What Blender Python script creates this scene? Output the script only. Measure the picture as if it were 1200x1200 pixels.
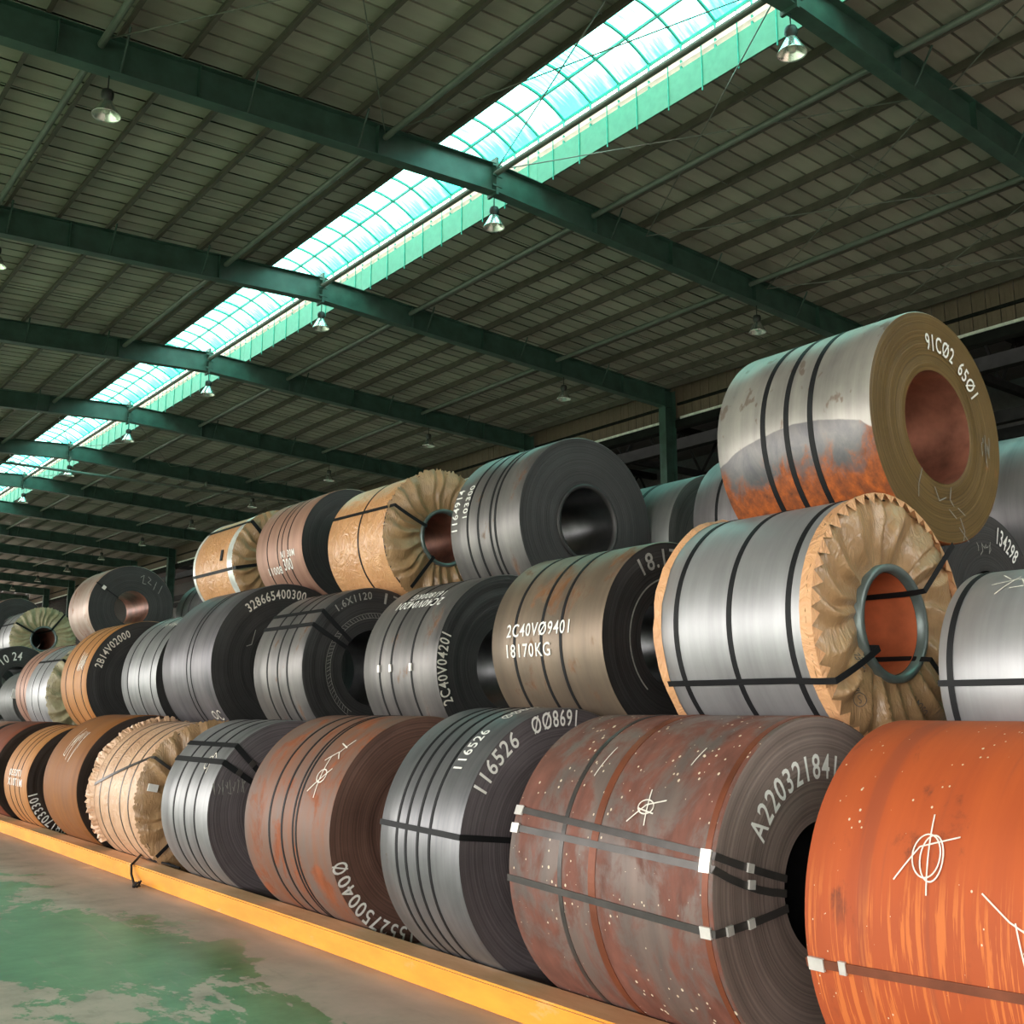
import bpy, bmesh, math, random
from math import sin, cos, pi, radians, sqrt, atan2
from mathutils import Vector, Matrix

for o in list(bpy.data.objects):
    bpy.data.objects.remove(o)
SC = bpy.context.scene
COL = SC.collection
rnd = random.Random(7)

# ------------------------------------------------------------------ camera
cam_d = bpy.data.cameras.new('camera')
cam_d.sensor_width = 36.0
cam_d.lens = 1249.0 / 1200.0 * 36.0
cam_d.clip_end = 400
cam = bpy.data.objects.new('camera', cam_d)
COL.objects.link(cam)
cam.location = (0, 0, 1.62)
cam.rotation_euler = (radians(90 + 10.52), 0, radians(-37.93))
SC.camera = cam

# ------------------------------------------------------------------ daylight
W = bpy.data.worlds.new('overcast_sky')
SC.world = W
W.use_nodes = True
bg = W.node_tree.nodes['Background']
bg.inputs[0].default_value = (1.0, 0.965, 0.925, 1)
bg.inputs[1].default_value = 10.0
SC.view_settings.view_transform = 'Standard'
SC.view_settings.look = 'None'
SC.view_settings.gamma = 1.0
SC.view_settings.use_curve_mapping = False
SC.view_settings.exposure = 0.0
SC.cycles.max_bounces = 10
SC.cycles.diffuse_bounces = 5
SC.cycles.glossy_bounces = 3
SC.cycles.transparent_max_bounces = 12
SC.cycles.sample_clamp_indirect = 6.0


def portal(loc, rot, sx, sy):
    l = bpy.data.lights.new('daylight_portal', 'AREA')
    l.shape = 'RECTANGLE'
    l.size = sx
    l.size_y = sy
    l.cycles.is_portal = True
    o = bpy.data.objects.new('daylight_portal', l)
    o.location = loc
    o.rotation_euler = rot
    COL.objects.link(o)


LEFT_X = -15.0
OPEN_Z0, OPEN_Z1 = 0.0, 6.8
portal((LEFT_X - 0.3, 40, (OPEN_Z0 + OPEN_Z1) / 2), (0, radians(-90), 0), OPEN_Z1 - OPEN_Z0, 124)
portal((12.25, 40, 14.6), (0, 0, 0), 3.4, 124)

# ------------------------------------------------------------------ helpers


def lin(r, g, b):
    def f(c):
        c /= 255.0
        return c / 12.92 if c <= 0.04045 else ((c + 0.055) / 1.055) ** 2.4
    return (f(r), f(g), f(b), 1.0)


class NT:
    def __init__(self, name):
        self.m = bpy.data.materials.new(name)
        self.m.use_nodes = True
        self.t = self.m.node_tree
        self.b = self.t.nodes['Principled BSDF']
        self.out = self.t.nodes['Material Output']
        self.tc = self.t.nodes.new('ShaderNodeTexCoord')

    def n(self, typ, **kw):
        nd = self.t.nodes.new(typ)
        for k, v in kw.items():
            setattr(nd, k, v)
        return nd

    def set(self, sock, v):
        if hasattr(v, 'is_linked') or hasattr(v, 'links'):
            self.t.links.new(v, sock)
        else:
            sock.default_value = v

    def mapped(self, scale=(1, 1, 1), loc=(0, 0, 0), src=None):
        mp = self.n('ShaderNodeMapping')
        mp.inputs['Scale'].default_value = scale
        mp.inputs['Location'].default_value = loc
        self.t.links.new(src or self.tc.outputs['Object'], mp.inputs['Vector'])
        return mp.outputs[0]

    def noise(self, vec, scale=5.0, detail=4.0, rough=0.55, dist=0.0):
        nd = self.n('ShaderNodeTexNoise')
        nd.inputs['Scale'].default_value = scale
        nd.inputs['Detail'].default_value = detail
        nd.inputs['Roughness'].default_value = rough
        nd.inputs['Distortion'].default_value = dist
        self.t.links.new(vec, nd.inputs['Vector'])
        return nd.outputs['Fac']

    def ramp(self, fac, stops, interp='LINEAR'):
        nd = self.n('ShaderNodeValToRGB')
        cr = nd.color_ramp
        cr.interpolation = interp
        while len(cr.elements) < len(stops):
            cr.elements.new(0.5)
        for e, (p, c) in zip(cr.elements, stops):
            e.position = p
            e.color = c if len(c) == 4 else (*c, 1)
        self.t.links.new(fac, nd.inputs[0])
        return nd.outputs[0]

    def step(self, fac, a, b):
        nd = self.n('ShaderNodeMapRange')
        nd.interpolation_type = 'SMOOTHSTEP'
        nd.inputs['From Min'].default_value = a
        nd.inputs['From Max'].default_value = b
        self.t.links.new(fac, nd.inputs['Value'])
        return nd.outputs[0]

    def mix(self, fac, a, b, blend='MIX'):
        nd = self.n('ShaderNodeMix', data_type='RGBA', blend_type=blend)
        self.set(nd.inputs[0], fac)
        self.set(nd.inputs[6], a)
        self.set(nd.inputs[7], b)
        return nd.outputs[2]

    def math(self, op, a, b=None):
        nd = self.n('ShaderNodeMath', operation=op)
        self.set(nd.inputs[0], a)
        if b is not None:
            self.set(nd.inputs[1], b)
        return nd.outputs[0]

    def bump(self, h, strength=0.3, dist=0.01):
        nd = self.n('ShaderNodeBump')
        nd.inputs['Strength'].default_value = strength
        nd.inputs['Distance'].default_value = dist
        self.t.links.new(h, nd.inputs['Height'])
        self.t.links.new(nd.outputs[0], self.b.inputs['Normal'])

    def fin(self, col, rough=0.5, metal=0.0, spec=None):
        self.set(self.b.inputs['Base Color'], col)
        self.set(self.b.inputs['Roughness'], rough)
        self.set(self.b.inputs['Metallic'], metal)
        if spec is not None:
            self.b.inputs['Specular IOR Level'].default_value = spec
        return self.m


def plain(name, col, rough=0.5, metal=0.0, var=0.12, scale=6.0, spec=None):
    t = NT(name)
    f = t.noise(t.mapped(), scale, 5)
    dark = tuple(c * (1 - 2 * var) for c in col[:3]) + (1,)
    lite = tuple(min(1, c * (1 + 2 * var)) for c in col[:3]) + (1,)
    return t.fin(t.ramp(f, [(0.3, dark), (0.7, lite)]), rough, metal, spec)


_seed = [0]


def steel(name, a, b, rust=None, rust_amt=0.0, rough=0.36, metal=0.75, specks=0.0, drip=False, grime=None):
    """rolled strip: colour bands running round the coil, rust patches, optional white paint specks"""
    _seed[0] += 1
    s = _seed[0] * 3.7
    t = NT(name)
    band = t.noise(t.mapped((0.5, 9, 0.5), (s, s * 2, 0)), 1.0, 5, 0.6)
    broad = t.noise(t.mapped((1, 1.6, 1), (s, 0, s)), 1.5, 6, 0.6)
    fac = t.math('ADD', t.math('MULTIPLY', band, 0.55), t.math('MULTIPLY', broad, 0.45))
    col = t.ramp(fac, [(0.36, a), (0.64, b)])
    rough += 0.11
    metal *= 0.62
    r = t.math('ADD', t.math('MULTIPLY', broad, 0.22), rough - 0.11)
    m = metal
    if rust is not None:
        rn = t.noise(t.mapped((1.6, 2.6, 1.6), (s * 2, 1, s)), 1.4, 9, 0.68, 0.4)
        mask = t.step(rn, 0.72 - 0.42 * rust_amt, 0.80 - 0.30 * rust_amt)
        rc = t.ramp(t.noise(t.mapped((3, 7, 3), (0, s, 0)), 2.0, 6), [(0.3, tuple(c * 0.55 for c in rust[:3]) + (1,)), (0.7, rust)])
        col = t.mix(mask, col, rc)
        r = t.mix(mask, r, (0.75, 0.75, 0.75, 1))
        m = t.mix(mask, (metal, metal, metal, 1), (0.05, 0.05, 0.05, 1))
    if drip:
        st = t.noise(t.mapped((1.6, 42, 1.6), (s, 3, s)), 1.0, 5, 0.65, 0.3)
        sepz = t.n('ShaderNodeSeparateXYZ')
        t.t.links.new(t.tc.outputs['Object'], sepz.inputs[0])
        # rust runs on a darker base in the lower half, ragged upper limit
        hm = t.step(t.math('ADD', t.math('MULTIPLY', st, 0.5), t.math('SUBTRACT', t.math('MULTIPLY', broad, 0.6), sepz.outputs[2])), 0.30, 0.55)
        col = t.mix(t.math('MULTIPLY', hm, 0.7), col, lin(166, 76, 36))
        col = t.mix(t.math('MULTIPLY', t.math('MULTIPLY', t.step(st, 0.52, 0.57), hm), 0.85), col, lin(206, 112, 52))
        dk = t.noise(t.mapped((0.25, 5.5, 0.25), (1, s, 4)), 1.0, 4, 0.6)
        col = t.mix(t.math('MULTIPLY', t.step(dk, 0.55, 0.60), 0.5), col, lin(146, 70, 42))
    if grime is not None:
        g = t.noise(t.mapped((0.6, 30, 0.6), (2, s, 5)), 1.0, 3)
        col = t.mix(t.math('MULTIPLY', t.step(g, 0.55, 0.7), 0.5), col, grime)
    if specks > 0:
        v = t.n('ShaderNodeTexVoronoi')
        v.inputs['Scale'].default_value = 26.0
        v.inputs['Randomness'].default_value = 1.0
        t.t.links.new(t.mapped((0.8, 1, 0.8), (s, s, 0)), v.inputs['Vector'])
        sp = t.noise(t.mapped((1, 1, 1), (0, s, 3)), 3.0, 2)
        lim = t.math('MULTIPLY', t.step(sp, 0.34, 0.72), 0.15 * specks)
        mk = t.math('LESS_THAN', v.outputs['Distance'], lim)
        col = t.mix(mk, col, lin(214, 196, 170))
        m = t.math('MULTIPLY', m, t.math('SUBTRACT', 1.0, mk))
    t.bump(t.math('ADD', band, broad), 0.12, 0.01)
    return t.fin(col, r, m)


def edgewound(name, a, b, rough=0.5, metal=0.35, rust=None, amt=0.4):
    """wound strip edges: fine concentric rings"""
    _seed[0] += 1
    s = _seed[0] * 1.9
    t = NT(name)
    sep = t.n('ShaderNodeSeparateXYZ')
    t.t.links.new(t.tc.outputs['Object'], sep.inputs[0])
    cmb = t.n('ShaderNodeCombineXYZ')
    t.t.links.new(sep.outputs[0], cmb.inputs[0])
    t.t.links.new(sep.outputs[2], cmb.inputs[2])
    ln = t.n('ShaderNodeVectorMath', operation='LENGTH')
    t.t.links.new(cmb.outputs[0], ln.inputs[0])
    nz = t.n('ShaderNodeTexNoise', noise_dimensions='1D')
    nz.inputs['Scale'].default_value = 75.0
    nz.inputs['Detail'].default_value = 5.0
    t.t.links.new(ln.outputs['Value'], nz.inputs['W'])
    ring = nz.outputs['Fac']
    broad = t.noise(t.mapped((1, 1, 1), (s, s, s)), 2.2, 6)
    f = t.math('ADD', t.math('MULTIPLY', ring, 0.55), t.math('MULTIPLY', broad, 0.45))
    col = t.ramp(f, [(0.36, a), (0.66, b)])
    if rust is not None:
        mk = t.step(broad, 0.66 - 0.3 * amt, 0.78 - 0.2 * amt)
        col = t.mix(mk, col, rust)
    t.bump(ring, 0.35, 0.006)
    return t.fin(col, rough, metal * 0.3)


def kraft(name, a, b, rough=0.42, crease=6.0, strength=0.5):
    _seed[0] += 1
    s = _seed[0] * 2.3
    t = NT(name)
    n1 = t.noise(t.mapped((1, 1, 1), (s, s, s)), crease, 3, 0.55, 0.6)
    n2 = t.noise(t.mapped((1, 1, 1), (s, 0, s)), 1.6, 4)
    w1 = t.noise(t.mapped((2.2, 1, 0.8), (0, s, 0)), crease * 0.9, 3, 0.5, 2.0)
    ed = t.math('ABSOLUTE', t.math('SUBTRACT', w1, 0.5))
    col = t.ramp(t.math('ADD', t.math('MULTIPLY', n1, 0.5), t.math('MULTIPLY', n2, 0.5)), [(0.35, a), (0.65, b)])
    t.bump(t.math('ADD', n1, t.math('MULTIPLY', ed, 2.2)), strength, 0.03)
    return t.fin(col, rough, 0.0, 0.6)


def link(o, parent=None):
    COL.objects.link(o)
    if parent is not None:
        o.parent = parent
    return o


def mesh_obj(name, verts, faces, mat, parent=None, loc=(0, 0, 0), smooth=False, rot=None):
    me = bpy.data.meshes.new(name)
    me.from_pydata(verts, [], faces)
    if smooth:
        me.polygons.foreach_set('use_smooth', [True] * len(faces))
    me.materials.append(mat)
    me.update()
    o = bpy.data.objects.new(name, me)
    o.location = loc
    if rot:
        o.rotation_euler = rot
    return link(o, parent)


def shared(name, me, parent=None, loc=(0, 0, 0), rot=None, scale=None):
    o = bpy.data.objects.new(name, me)
    o.location = loc
    if rot:
        o.rotation_euler = rot
    if scale:
        o.scale = scale
    return link(o, parent)


def empty(name, loc=(0, 0, 0), label=None, cat=None, group=None, kind=None, parent=None):
    o = bpy.data.objects.new(name, None)
    o.empty_display_size = 0.2
    o.location = loc
    tag(o, label, cat, group, kind)
    return link(o, parent)


def tag(o, label=None, cat=None, group=None, kind=None):
    for k, v in (('label', label), ('category', cat), ('group', group), ('kind', kind)):
        if v:
            o[k] = v
    return o


class MB:
    """collects boxes, tubes and prisms of one part"""

    def __init__(self):
        self.v = []
        self.f = []

    def add(self, vs, fs):
        k = len(self.v)
        self.v += [tuple(p) for p in vs]
        self.f += [tuple(i + k for i in q) for q in fs]
        return self

    def box(self, x0, x1, y0, y1, z0, z1):
        vs = [(x, y, z) for x in (x0, x1) for y in (y0, y1) for z in (z0, z1)]
        return self.add(vs, [(0, 1, 3, 2), (4, 6, 7, 5), (0, 4, 5, 1), (2, 3, 7, 6), (0, 2, 6, 4), (1, 5, 7, 3)])

    def sheared(self, x0, x1, y0, y1, zb0, zt0, zb1, zt1):
        """box whose bottom/top heights change from x0 to x1"""
        vs = []
        for x, zb, zt in ((x0, zb0, zt0), (x1, zb1, zt1)):
            for y in (y0, y1):
                vs += [(x, y, zb), (x, y, zt)]
        return self.add(vs, [(0, 1, 3, 2), (4, 6, 7, 5), (0, 4, 5, 1), (2, 3, 7, 6), (0, 2, 6, 4), (1, 5, 7, 3)])

    def tube(self, p, q, r, n=10):
        p, q = Vector(p), Vector(q)
        d = (q - p).normalized()
        a = d.orthogonal().normalized()
        b = d.cross(a)
        vs = []
        for c in (p, q):
            for i in range(n):
                t = 2 * pi * i / n
                vs.append(c + a * (r * cos(t)) + b * (r * sin(t)))
        fs = [(i, (i + 1) % n, n + (i + 1) % n, n + i) for i in range(n)]
        fs += [tuple(range(n - 1, -1, -1)), tuple(range(n, 2 * n))]
        return self.add(vs, fs)

    def path(self, pts, r, n=6):
        for a, b in zip(pts, pts[1:]):
            self.tube(a, b, r, n)
        return self

    def build(self, name, mat, parent=None, loc=(0, 0, 0), smooth=False, rot=None):
        return mesh_obj(name, self.v, self.f, mat, parent, loc, smooth, rot)

    def mesh(self, name, mat):
        me = bpy.data.meshes.new(name)
        me.from_pydata(self.v, [], self.f)
        me.materials.append(mat)
        me.update()
        return me


# ------------------------------------------------------------------ materials of the building
GREEN = lin(52, 128, 104)
M_frame = plain('green_frame_paint', lin(50, 74, 65), 0.45, 0.0, 0.18, 2.5)
M_purlin = plain('grey_purlin_steel', lin(78, 70, 62), 0.55, 0.1, 0.15, 3)
M_tube = plain('grey_green_tube_paint', lin(88, 92, 84), 0.5, 0.0, 0.1, 3)
M_dark = plain('dark_steel_paint', lin(26, 26, 25), 0.85, 0.0, 0.2, 3, 0.1)
M_rod = plain('thin_rod_steel', lin(110, 110, 104), 0.5, 0.3)
M_sky_frame = plain('teal_skylight_frame', lin(40, 140, 122), 0.5)
M_upstand = plain('pale_green_upstand', lin(76, 122, 98), 0.5, 0.0, 0.06)
M_louvre = plain('pinkish_white_louvre', lin(236, 214, 206), 0.5, 0.0, 0.04)


def roof_sheet_mat():
    t = NT('beige_roof_sheet')
    oi = t.n('ShaderNodeObjectInfo')
    n1 = t.noise(t.mapped((0.6, 2.5, 1)), 1.2, 5)
    f = t.math('ADD', t.math('MULTIPLY', n1, 0.6), t.math('MULTIPLY', oi.outputs['Random'], 0.4))
    return t.fin(t.ramp(f, [(0.25, lin(131, 124, 114)), (0.75, lin(163, 155, 142))]), 0.6, 0.0)


M_sheet = roof_sheet_mat()


def pane_mat():
    t = NT('cyan_translucent_sheet')
    tr = t.n('ShaderNodeBsdfTransparent')
    n1 = t.noise(t.mapped((0.6, 7, 1)), 2.0, 5)
    oi = t.n('ShaderNodeObjectInfo')
    f = t.math('ADD', t.math('MULTIPLY', n1, 0.75), t.math('MULTIPLY', oi.outputs['Random'], 0.25))
    sepx = t.n('ShaderNodeSeparateXYZ')
    t.t.links.new(t.tc.outputs['Object'], sepx.inputs[0])
    eave_tint = t.step(sepx.outputs[0], 0.62, 1.25)            # deeper cyan towards the right-hand eave
    f = t.math('SUBTRACT', f, t.math('MULTIPLY', eave_tint, 0.20))
    c = t.ramp(f, [(0.24, (0.035, 0.60, 0.52, 1)), (0.37, (0.095, 0.70, 0.61, 1)), (0.52, (0.33, 0.80, 0.72, 1))])
    t.t.links.new(c, tr.inputs[0])
    gl = t.n('ShaderNodeBsdfDiffuse')
    gl.inputs[0].default_value = (0.25, 0.6, 0.55, 1)
    mx = t.n('ShaderNodeMixShader')
    mx.inputs[0].default_value = 0.12
    t.t.links.new(tr.outputs[0], mx.inputs[1])
    t.t.links.new(gl.outputs[0], mx.inputs[2])
    t.t.links.new(mx.outputs[0], t.out.inputs['Surface'])
    return t.m


M_pane = pane_mat()

# ------------------------------------------------------------------ floor


def floor_mat():
    t = NT('worn_green_concrete_floor')
    g1 = t.noise(t.mapped((1, 0.55, 1)), 0.85, 9, 0.62, 0.6)
    g2 = t.noise(t.mapped((1, 1, 1), (5, 9, 0)), 3.0, 8, 0.65)
    sep = t.n('ShaderNodeSeparateXYZ')
    t.t.links.new(t.tc.outputs['Object'], sep.inputs[0])
    near_kerb = t.step(sep.outputs[0], 2.3, 3.6)          # traffic dust swept against the kerb
    g3 = t.noise(t.mapped((1.2, 0.8, 1), (3, 1, 0)), 6.0, 8, 0.7)
    worn = t.math('ADD', t.math('ADD', t.math('MULTIPLY', g1, 0.78), t.math('MULTIPLY', g3, 0.24)), t.math('MULTIPLY', near_kerb, 0.16))
    mask = t.step(worn, 0.56, 0.58)
    green = t.ramp(g2, [(0.3, lin(80, 124, 84)), (0.7, lin(112, 158, 112))])
    conc = t.ramp(g2, [(0.25, lin(152, 143, 130)), (0.5, lin(182, 172, 156)), (0.75, lin(200, 184, 170))])
    dust = t.ramp(t.noise(t.mapped((2, 0.6, 1), (2, 2, 0)), 1.5, 6), [(0.35, lin(206, 184, 172)), (0.7, lin(172, 154, 142))])
    c = t.mix(mask, green, conc)
    scuff = t.step(t.noise(t.mapped((4, 0.5, 1), (7, 1, 0)), 1.6, 7, 0.7), 0.56, 0.66)
    c = t.mix(t.math('MULTIPLY', scuff, 0.55), c, lin(152, 146, 128))
    c = t.mix(t.step(sep.outputs[0], 3.05, 3.7), c, dust)
    t.bump(g2, 0.15, 0.01)
    r = t.mix(mask, (0.38, 0.38, 0.38, 1), (0.7, 0.7, 0.7, 1))
    return t.fin(c, r, 0.0)


fl = MB().box(-90, 42, -30, 130, -0.3, 0.0).build('floor', floor_mat())
tag(fl, 'worn green painted concrete warehouse floor with bare dusty patches', None, None, 'structure')

# ------------------------------------------------------------------ building frame
RX = 12.25          # ridge
SL = 0.047          # roof slope
BAY = 7.5
Y0R = 8.86
NB = 13             # last rafter index
FIRST = -3


def ry(i):
    return Y0R + BAY * i


def drop(x):
    return SL * abs(x - RX)


YA, YB = ry(FIRST) - 0.2, ry(NB) + 0.2
XL, XR = -0.75, 25.25

ceiling = empty('ceiling', (RX, 40, 12.9), 'beige ribbed sheet roof on steel purlins', None, None, 'structure')


def rel(x, y, z):
    return (x - RX, y - 40, z - 12.9)


# roof sheets: flat pan plus a recessed rib at the joint, running from eave to skylight
PITCH = BAY / 17.0


def sheet_mesh(name, x0, x1):
    d0, d1 = drop(x0), drop(x1)
    w = PITCH
    g = 0.05
    prof = [(0, 0), (w - g, 0), (w - g, 0.075), (w, 0.075), (w, 0.0)]
    vs = []
    for x, d in ((x0, d0), (x1, d1)):
        for (y, z) in prof:
            vs.append((x - RX, y, z - d))
        vs.append((x - RX, w, 0.09 - d))
        vs.append((x - RX, 0, 0.09 - d))
    n = 7
    fs = [(i, i + 1, n + i + 1, n + i) for i in range(n - 1)] + [(n - 1, 0, n, 2 * n - 1)]
    me = bpy.data.meshes.new(name)
    me.from_pydata(vs, [], fs)
    me.materials.append(M_sheet)
    me.update()
    return me


me_left = sheet_mesh('roof_sheet', XL - 0.3, 10.95)
me_right = sheet_mesh('roof_sheet', 13.45, XR + 0.3)
n_sheets = int(round((YB - YA) / PITCH))
ZSHEET = 12.98
first_part = int((4.0 - YA) / PITCH)
rest = MB()
for k in range(n_sheets):
    y = YA + k * PITCH
    part = first_part <= k < first_part + 149
    for me in (me_left, me_right):
        if part:
            shared('roof_sheet', me, ceiling, rel(RX, y, ZSHEET))
        else:
            rest.add([(v.co.x, v.co.y + y - 40, v.co.z + ZSHEET - 12.9) for v in me.vertices], [tuple(p.vertices) for p in me.polygons])
o = rest.build('roof_sheet_remainder', M_sheet, ceiling)
o['kind'] = 'stuff'

# purlins
PX = [10.86] + [10.12 - 1.1 * k for k in range(10)] + [XL] + [13.54] + [14.38 + 1.1 * k for k in range(10)] + [XR]


def purlin_mesh():
    m = MB()
    L = BAY
    m.box(-0.004, 0.004, 0, L, -0.20, 0.0)
    m.box(-0.07, 0.0, 0, L, -0.206, -0.198)
    m.box(-0.07, -0.064, 0, L, -0.198, -0.175)
    m.box(0.0, 0.07, 0, L, -0.008, 0.0)
    return m.mesh('purlin', M_purlin)


me_p = purlin_mesh()
rest = MB()
for i in range(FIRST, NB):
    for x in PX:
        z = ZSHEET - drop(x) - 0.004
        if -1 <= i <= 9:
            shared('purlin', me_p, ceiling, rel(x, ry(i), z))
        else:
            p = rel(x, ry(i), z)
            rest.add([(v.co.x + p[0], v.co.y + p[1], v.co.z + p[2]) for v in me_p.vertices], [tuple(q.vertices) for q in me_p.polygons])
o = rest.build('purlin_remainder', M_purlin, ceiling)
o['kind'] = 'stuff'
# thin sag rods crossing the purlins
me_sag = MB().tube((-11.2, 0, 0), (-1.4, 0, 0), 0.012, 5).mesh('sag_rod', M_rod)
for i in range(-1, 8):
    for fr in (0.34, 0.66):
        for s in (1, -1):
            m = MB().tube((s * 1.5, 0, -0.13 - 1.5 * SL), (s * 12.6, 0, -0.13 - 12.6 * SL), 0.011, 5)
            m.build('sag_rod', M_rod, ceiling, rel(RX, ry(i) + BAY * fr, ZSHEET))
bpy.data.meshes.remove(me_sag)
# longitudinal tie tubes between the rafters
me_t = MB().tube((0, 0.1, 0), (0, BAY - 0.1, 0), 0.06, 12).mesh('tie_tube', M_tube)
for i in range(-1, 10):
    for x in (4.3, 9.6, RX, 14.95, 20.25):
        shared('tie_tube', me_t, ceiling, rel(x, ry(i), 12.50 - drop(x)))
# diagonal brace rods in the braced bays
for i in (-1, 0, 4, 5):
    for xa, xb in ((4.3, 9.6), (9.6, 12.25), (12.25, 16.6), (16.6, 20.9), (20.9, 25.1)):
        for (p, q) in ((xa, xb), (xb, xa)):
            MB().tube(rel(p, ry(i) + 0.1, 12.58 - drop(p)), rel(q, ry(i + 1) - 0.1, 12.58 - drop(q)), 0.013, 6).build('brace_rod', M_rod, ceiling)

# portal frames
ORD = {0: 'nearest', 1: 'second', 2: 'third', 3: 'fourth', 4: 'fifth', 5: 'sixth', 6: 'seventh', 7: 'eighth', 8: 'ninth', 9: 'tenth', 10: 'eleventh', 11: 'twelfth', 12: 'thirteenth', 13: 'fourteenth'}


def rafter_mesh(s):
    m = MB()
    L = RX - XL
    D = 0.63
    e = SL * L
    m.sheared(0, s * L, -0.006, 0.006, -D, 0, -D - e, -e)
    for zz in ((-0.016, 0.0), (-D, -D + 0.016)):
        m.sheared(0, s * L, -0.13, 0.13, zz[0], zz[1], zz[0] - e, zz[1] - e)
    return m.mesh('rafter', M_frame)


raf_l, raf_r = rafter_mesh(-1), rafter_mesh(1)
me_col = MB().box(-0.25, 0.25, -0.008, 0.008, 0, 12.1).box(-0.25, -0.234, -0.15, 0.15, 0, 12.1).box(0.234, 0.25, -0.15, 0.15, 0, 12.1).mesh('column', M_frame)
me_st = MB().box(-0.006, 0.006, -0.12, 0.12, -0.615, -0.016).mesh('stiffener', M_frame)
me_fly = MB().tube((0, 0.02, -0.6), (0, 0.42, 0.05), 0.02, 6).tube((0, -0.02, -0.6), (0, -0.42, 0.05), 0.02, 6).mesh('fly_brace', M_frame)
bk = MB()
bk.box(-0.03, 0.03, -0.16, 0.16, -0.72, 0.10)
for z in (-0.1, -0.32, -0.54):
    bk.box(-0.12, 0.12, -0.17, -0.14, z - 0.02, z + 0.02)
me_bk = bk.mesh('ridge_bracket', M_frame)
for i in range(FIRST, NB + 1):
    if i < 0:
        lab = 'green steel portal frame standing %s behind the camera position' % {-1: 'first', -2: 'second', -3: 'third'}[i]
    else:
        lab = 'green steel roof beam and columns crossing the skylight, %s from the camera' % ORD[i]
    f = empty('portal_frame', (RX, ry(i), 0), lab, 'roof beam', 'green portal frames of the hall')
    rl = shared('rafter', raf_l, f, (0, 0, 12.73))
    rr_ = shared('rafter', raf_r, f, (0, 0, 12.73))
    shared('column', me_col, f, (XR - RX - 0.1, 0, 0))
    shared('column', me_col, f, (XL - RX + 0.1, 0, 0))
    shared('ridge_bracket', me_bk, f, (0, 0, 12.75))
    for dx in (-8.6, -6.3, -2.8, 2.8, 5.2, 8.2, 10.8):
        shared('stiffener', me_st, rl if dx < 0 else rr_, (dx, 0, -SL * abs(dx)))
    for dx in (-7.6, -5.4, -3.2, 3.3, 6.6, 9.9):
        shared('fly_brace', me_fly, rl if dx < 0 else rr_, (dx, 0, -SL * abs(dx)))
# slim pipe slung under the sixth beam
pp = MB()
pp.tube((-8, -0.32, 11.95 - 8 * SL), (12.0, -0.32, 11.95 - 12 * SL), 0.06, 8)
for dx in (-6, 0, 6):
    pp.box(dx - 0.03, dx + 0.03, -0.34, -0.10, 11.95 - abs(dx) * SL, 12.13 - abs(dx) * SL)
o = pp.build('service_pipe', M_tube, None, (RX, ry(5), 0))
tag(o, 'slim grey service pipe slung along the underside of a far roof beam', 'pipe')

# ------------------------------------------------------------------ ridge skylight
sky = empty('window_1', (RX, 40, 13.8), 'long cyan vaulted ridge skylight with teal ribs', None, None, 'structure')


def rels(x, y, z):
    return (x - RX, y - 40, z - 13.8)


VW = 1.25


def vz(x):       # vault height above its eave
    u = (x - RX) / VW
    return 0.42 * (1 - u * u)


RP = BAY / 9.0
cols = [-VW, -VW / 2, 0, VW / 2, VW]


def pane_mesh(xa, xb):
    vs, fs = [], []
    N = 4
    for k in range(N + 1):
        x = xa + (xb - xa) * k / N
        z = 0.42 * (1 - (x / VW) ** 2) + 0.03
        vs += [(x, 0.0, z), (x, RP, z)]
    for k in range(N):
        fs.append((2 * k, 2 * k + 1, 2 * k + 3, 2 * k + 2))
    me = bpy.data.meshes.new('pane')
    me.from_pydata(vs, [], fs)
    me.materials.append(M_pane)
    me.update()
    return me


panes = [pane_mesh(a, b) for a, b in zip(cols, cols[1:])]


def rib_mesh():
    m = MB()
    N = 10
    for k in range(N):
        xa = -VW + 2 * VW * k / N
        xb = -VW + 2 * VW * (k + 1) / N
        za, zb = 0.42 * (1 - (xa / VW) ** 2), 0.42 * (1 - (xb / VW) ** 2)
        m.sheared(xa, xb, -0.022, 0.022, za - 0.02, za + 0.028, zb - 0.02, zb + 0.028)
    return m.mesh('rib', M_sky_frame)


me_rib = rib_mesh()
me_post = MB().box(-0.02, 0.02, -0.02, 0.02, -1.13, 0.0).mesh('post', M_sky_frame)
me_hang = MB().tube((0, 0, -1.18), (0, 0, 0.0), 0.014, 6).mesh('hanger', M_sky_frame)
rest = MB()
ny = int(round((ry(NB) - ry(FIRST)) / RP))
for k in range(ny):
    y = ry(FIRST) + k * RP
    inview = ry(-0.6) < y < ry(8)
    for j, me in enumerate(panes):
        if inview and j >= 2:
            shared('pane', me, sky, rels(RX, y, 13.8))
        else:
            rest.add([(v.co.x, v.co.y + y - 40, v.co.z) for v in me.vertices], [tuple(p.vertices) for p in me.polygons])
    shared('rib', me_rib, sky, rels(RX, y, 13.8))
    if inview:
        shared('post', me_post, sky, rels(RX + VW - 0.02, y, 13.8))
        shared('hanger', me_hang, sky, rels(RX + VW - 0.07, y + 0.3, 13.75))
o = rest.build('pane_remainder', M_pane, sky)
o['kind'] = 'stuff'
Lsky = ry(NB) - ry(FIRST)
for x, z in ((-VW, 0.0), (-VW / 2, 0.315), (0, 0.42), (VW / 2, 0.315), (VW, 0.0)):
    MB().box(x - 0.022, x + 0.022, -Lsky / 2, Lsky / 2, z - 0.025, z + 0.028).build('glazing_bar', M_sky_frame, sky, rels(RX, (ry(FIRST) + ry(NB)) / 2, 13.8))
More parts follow.
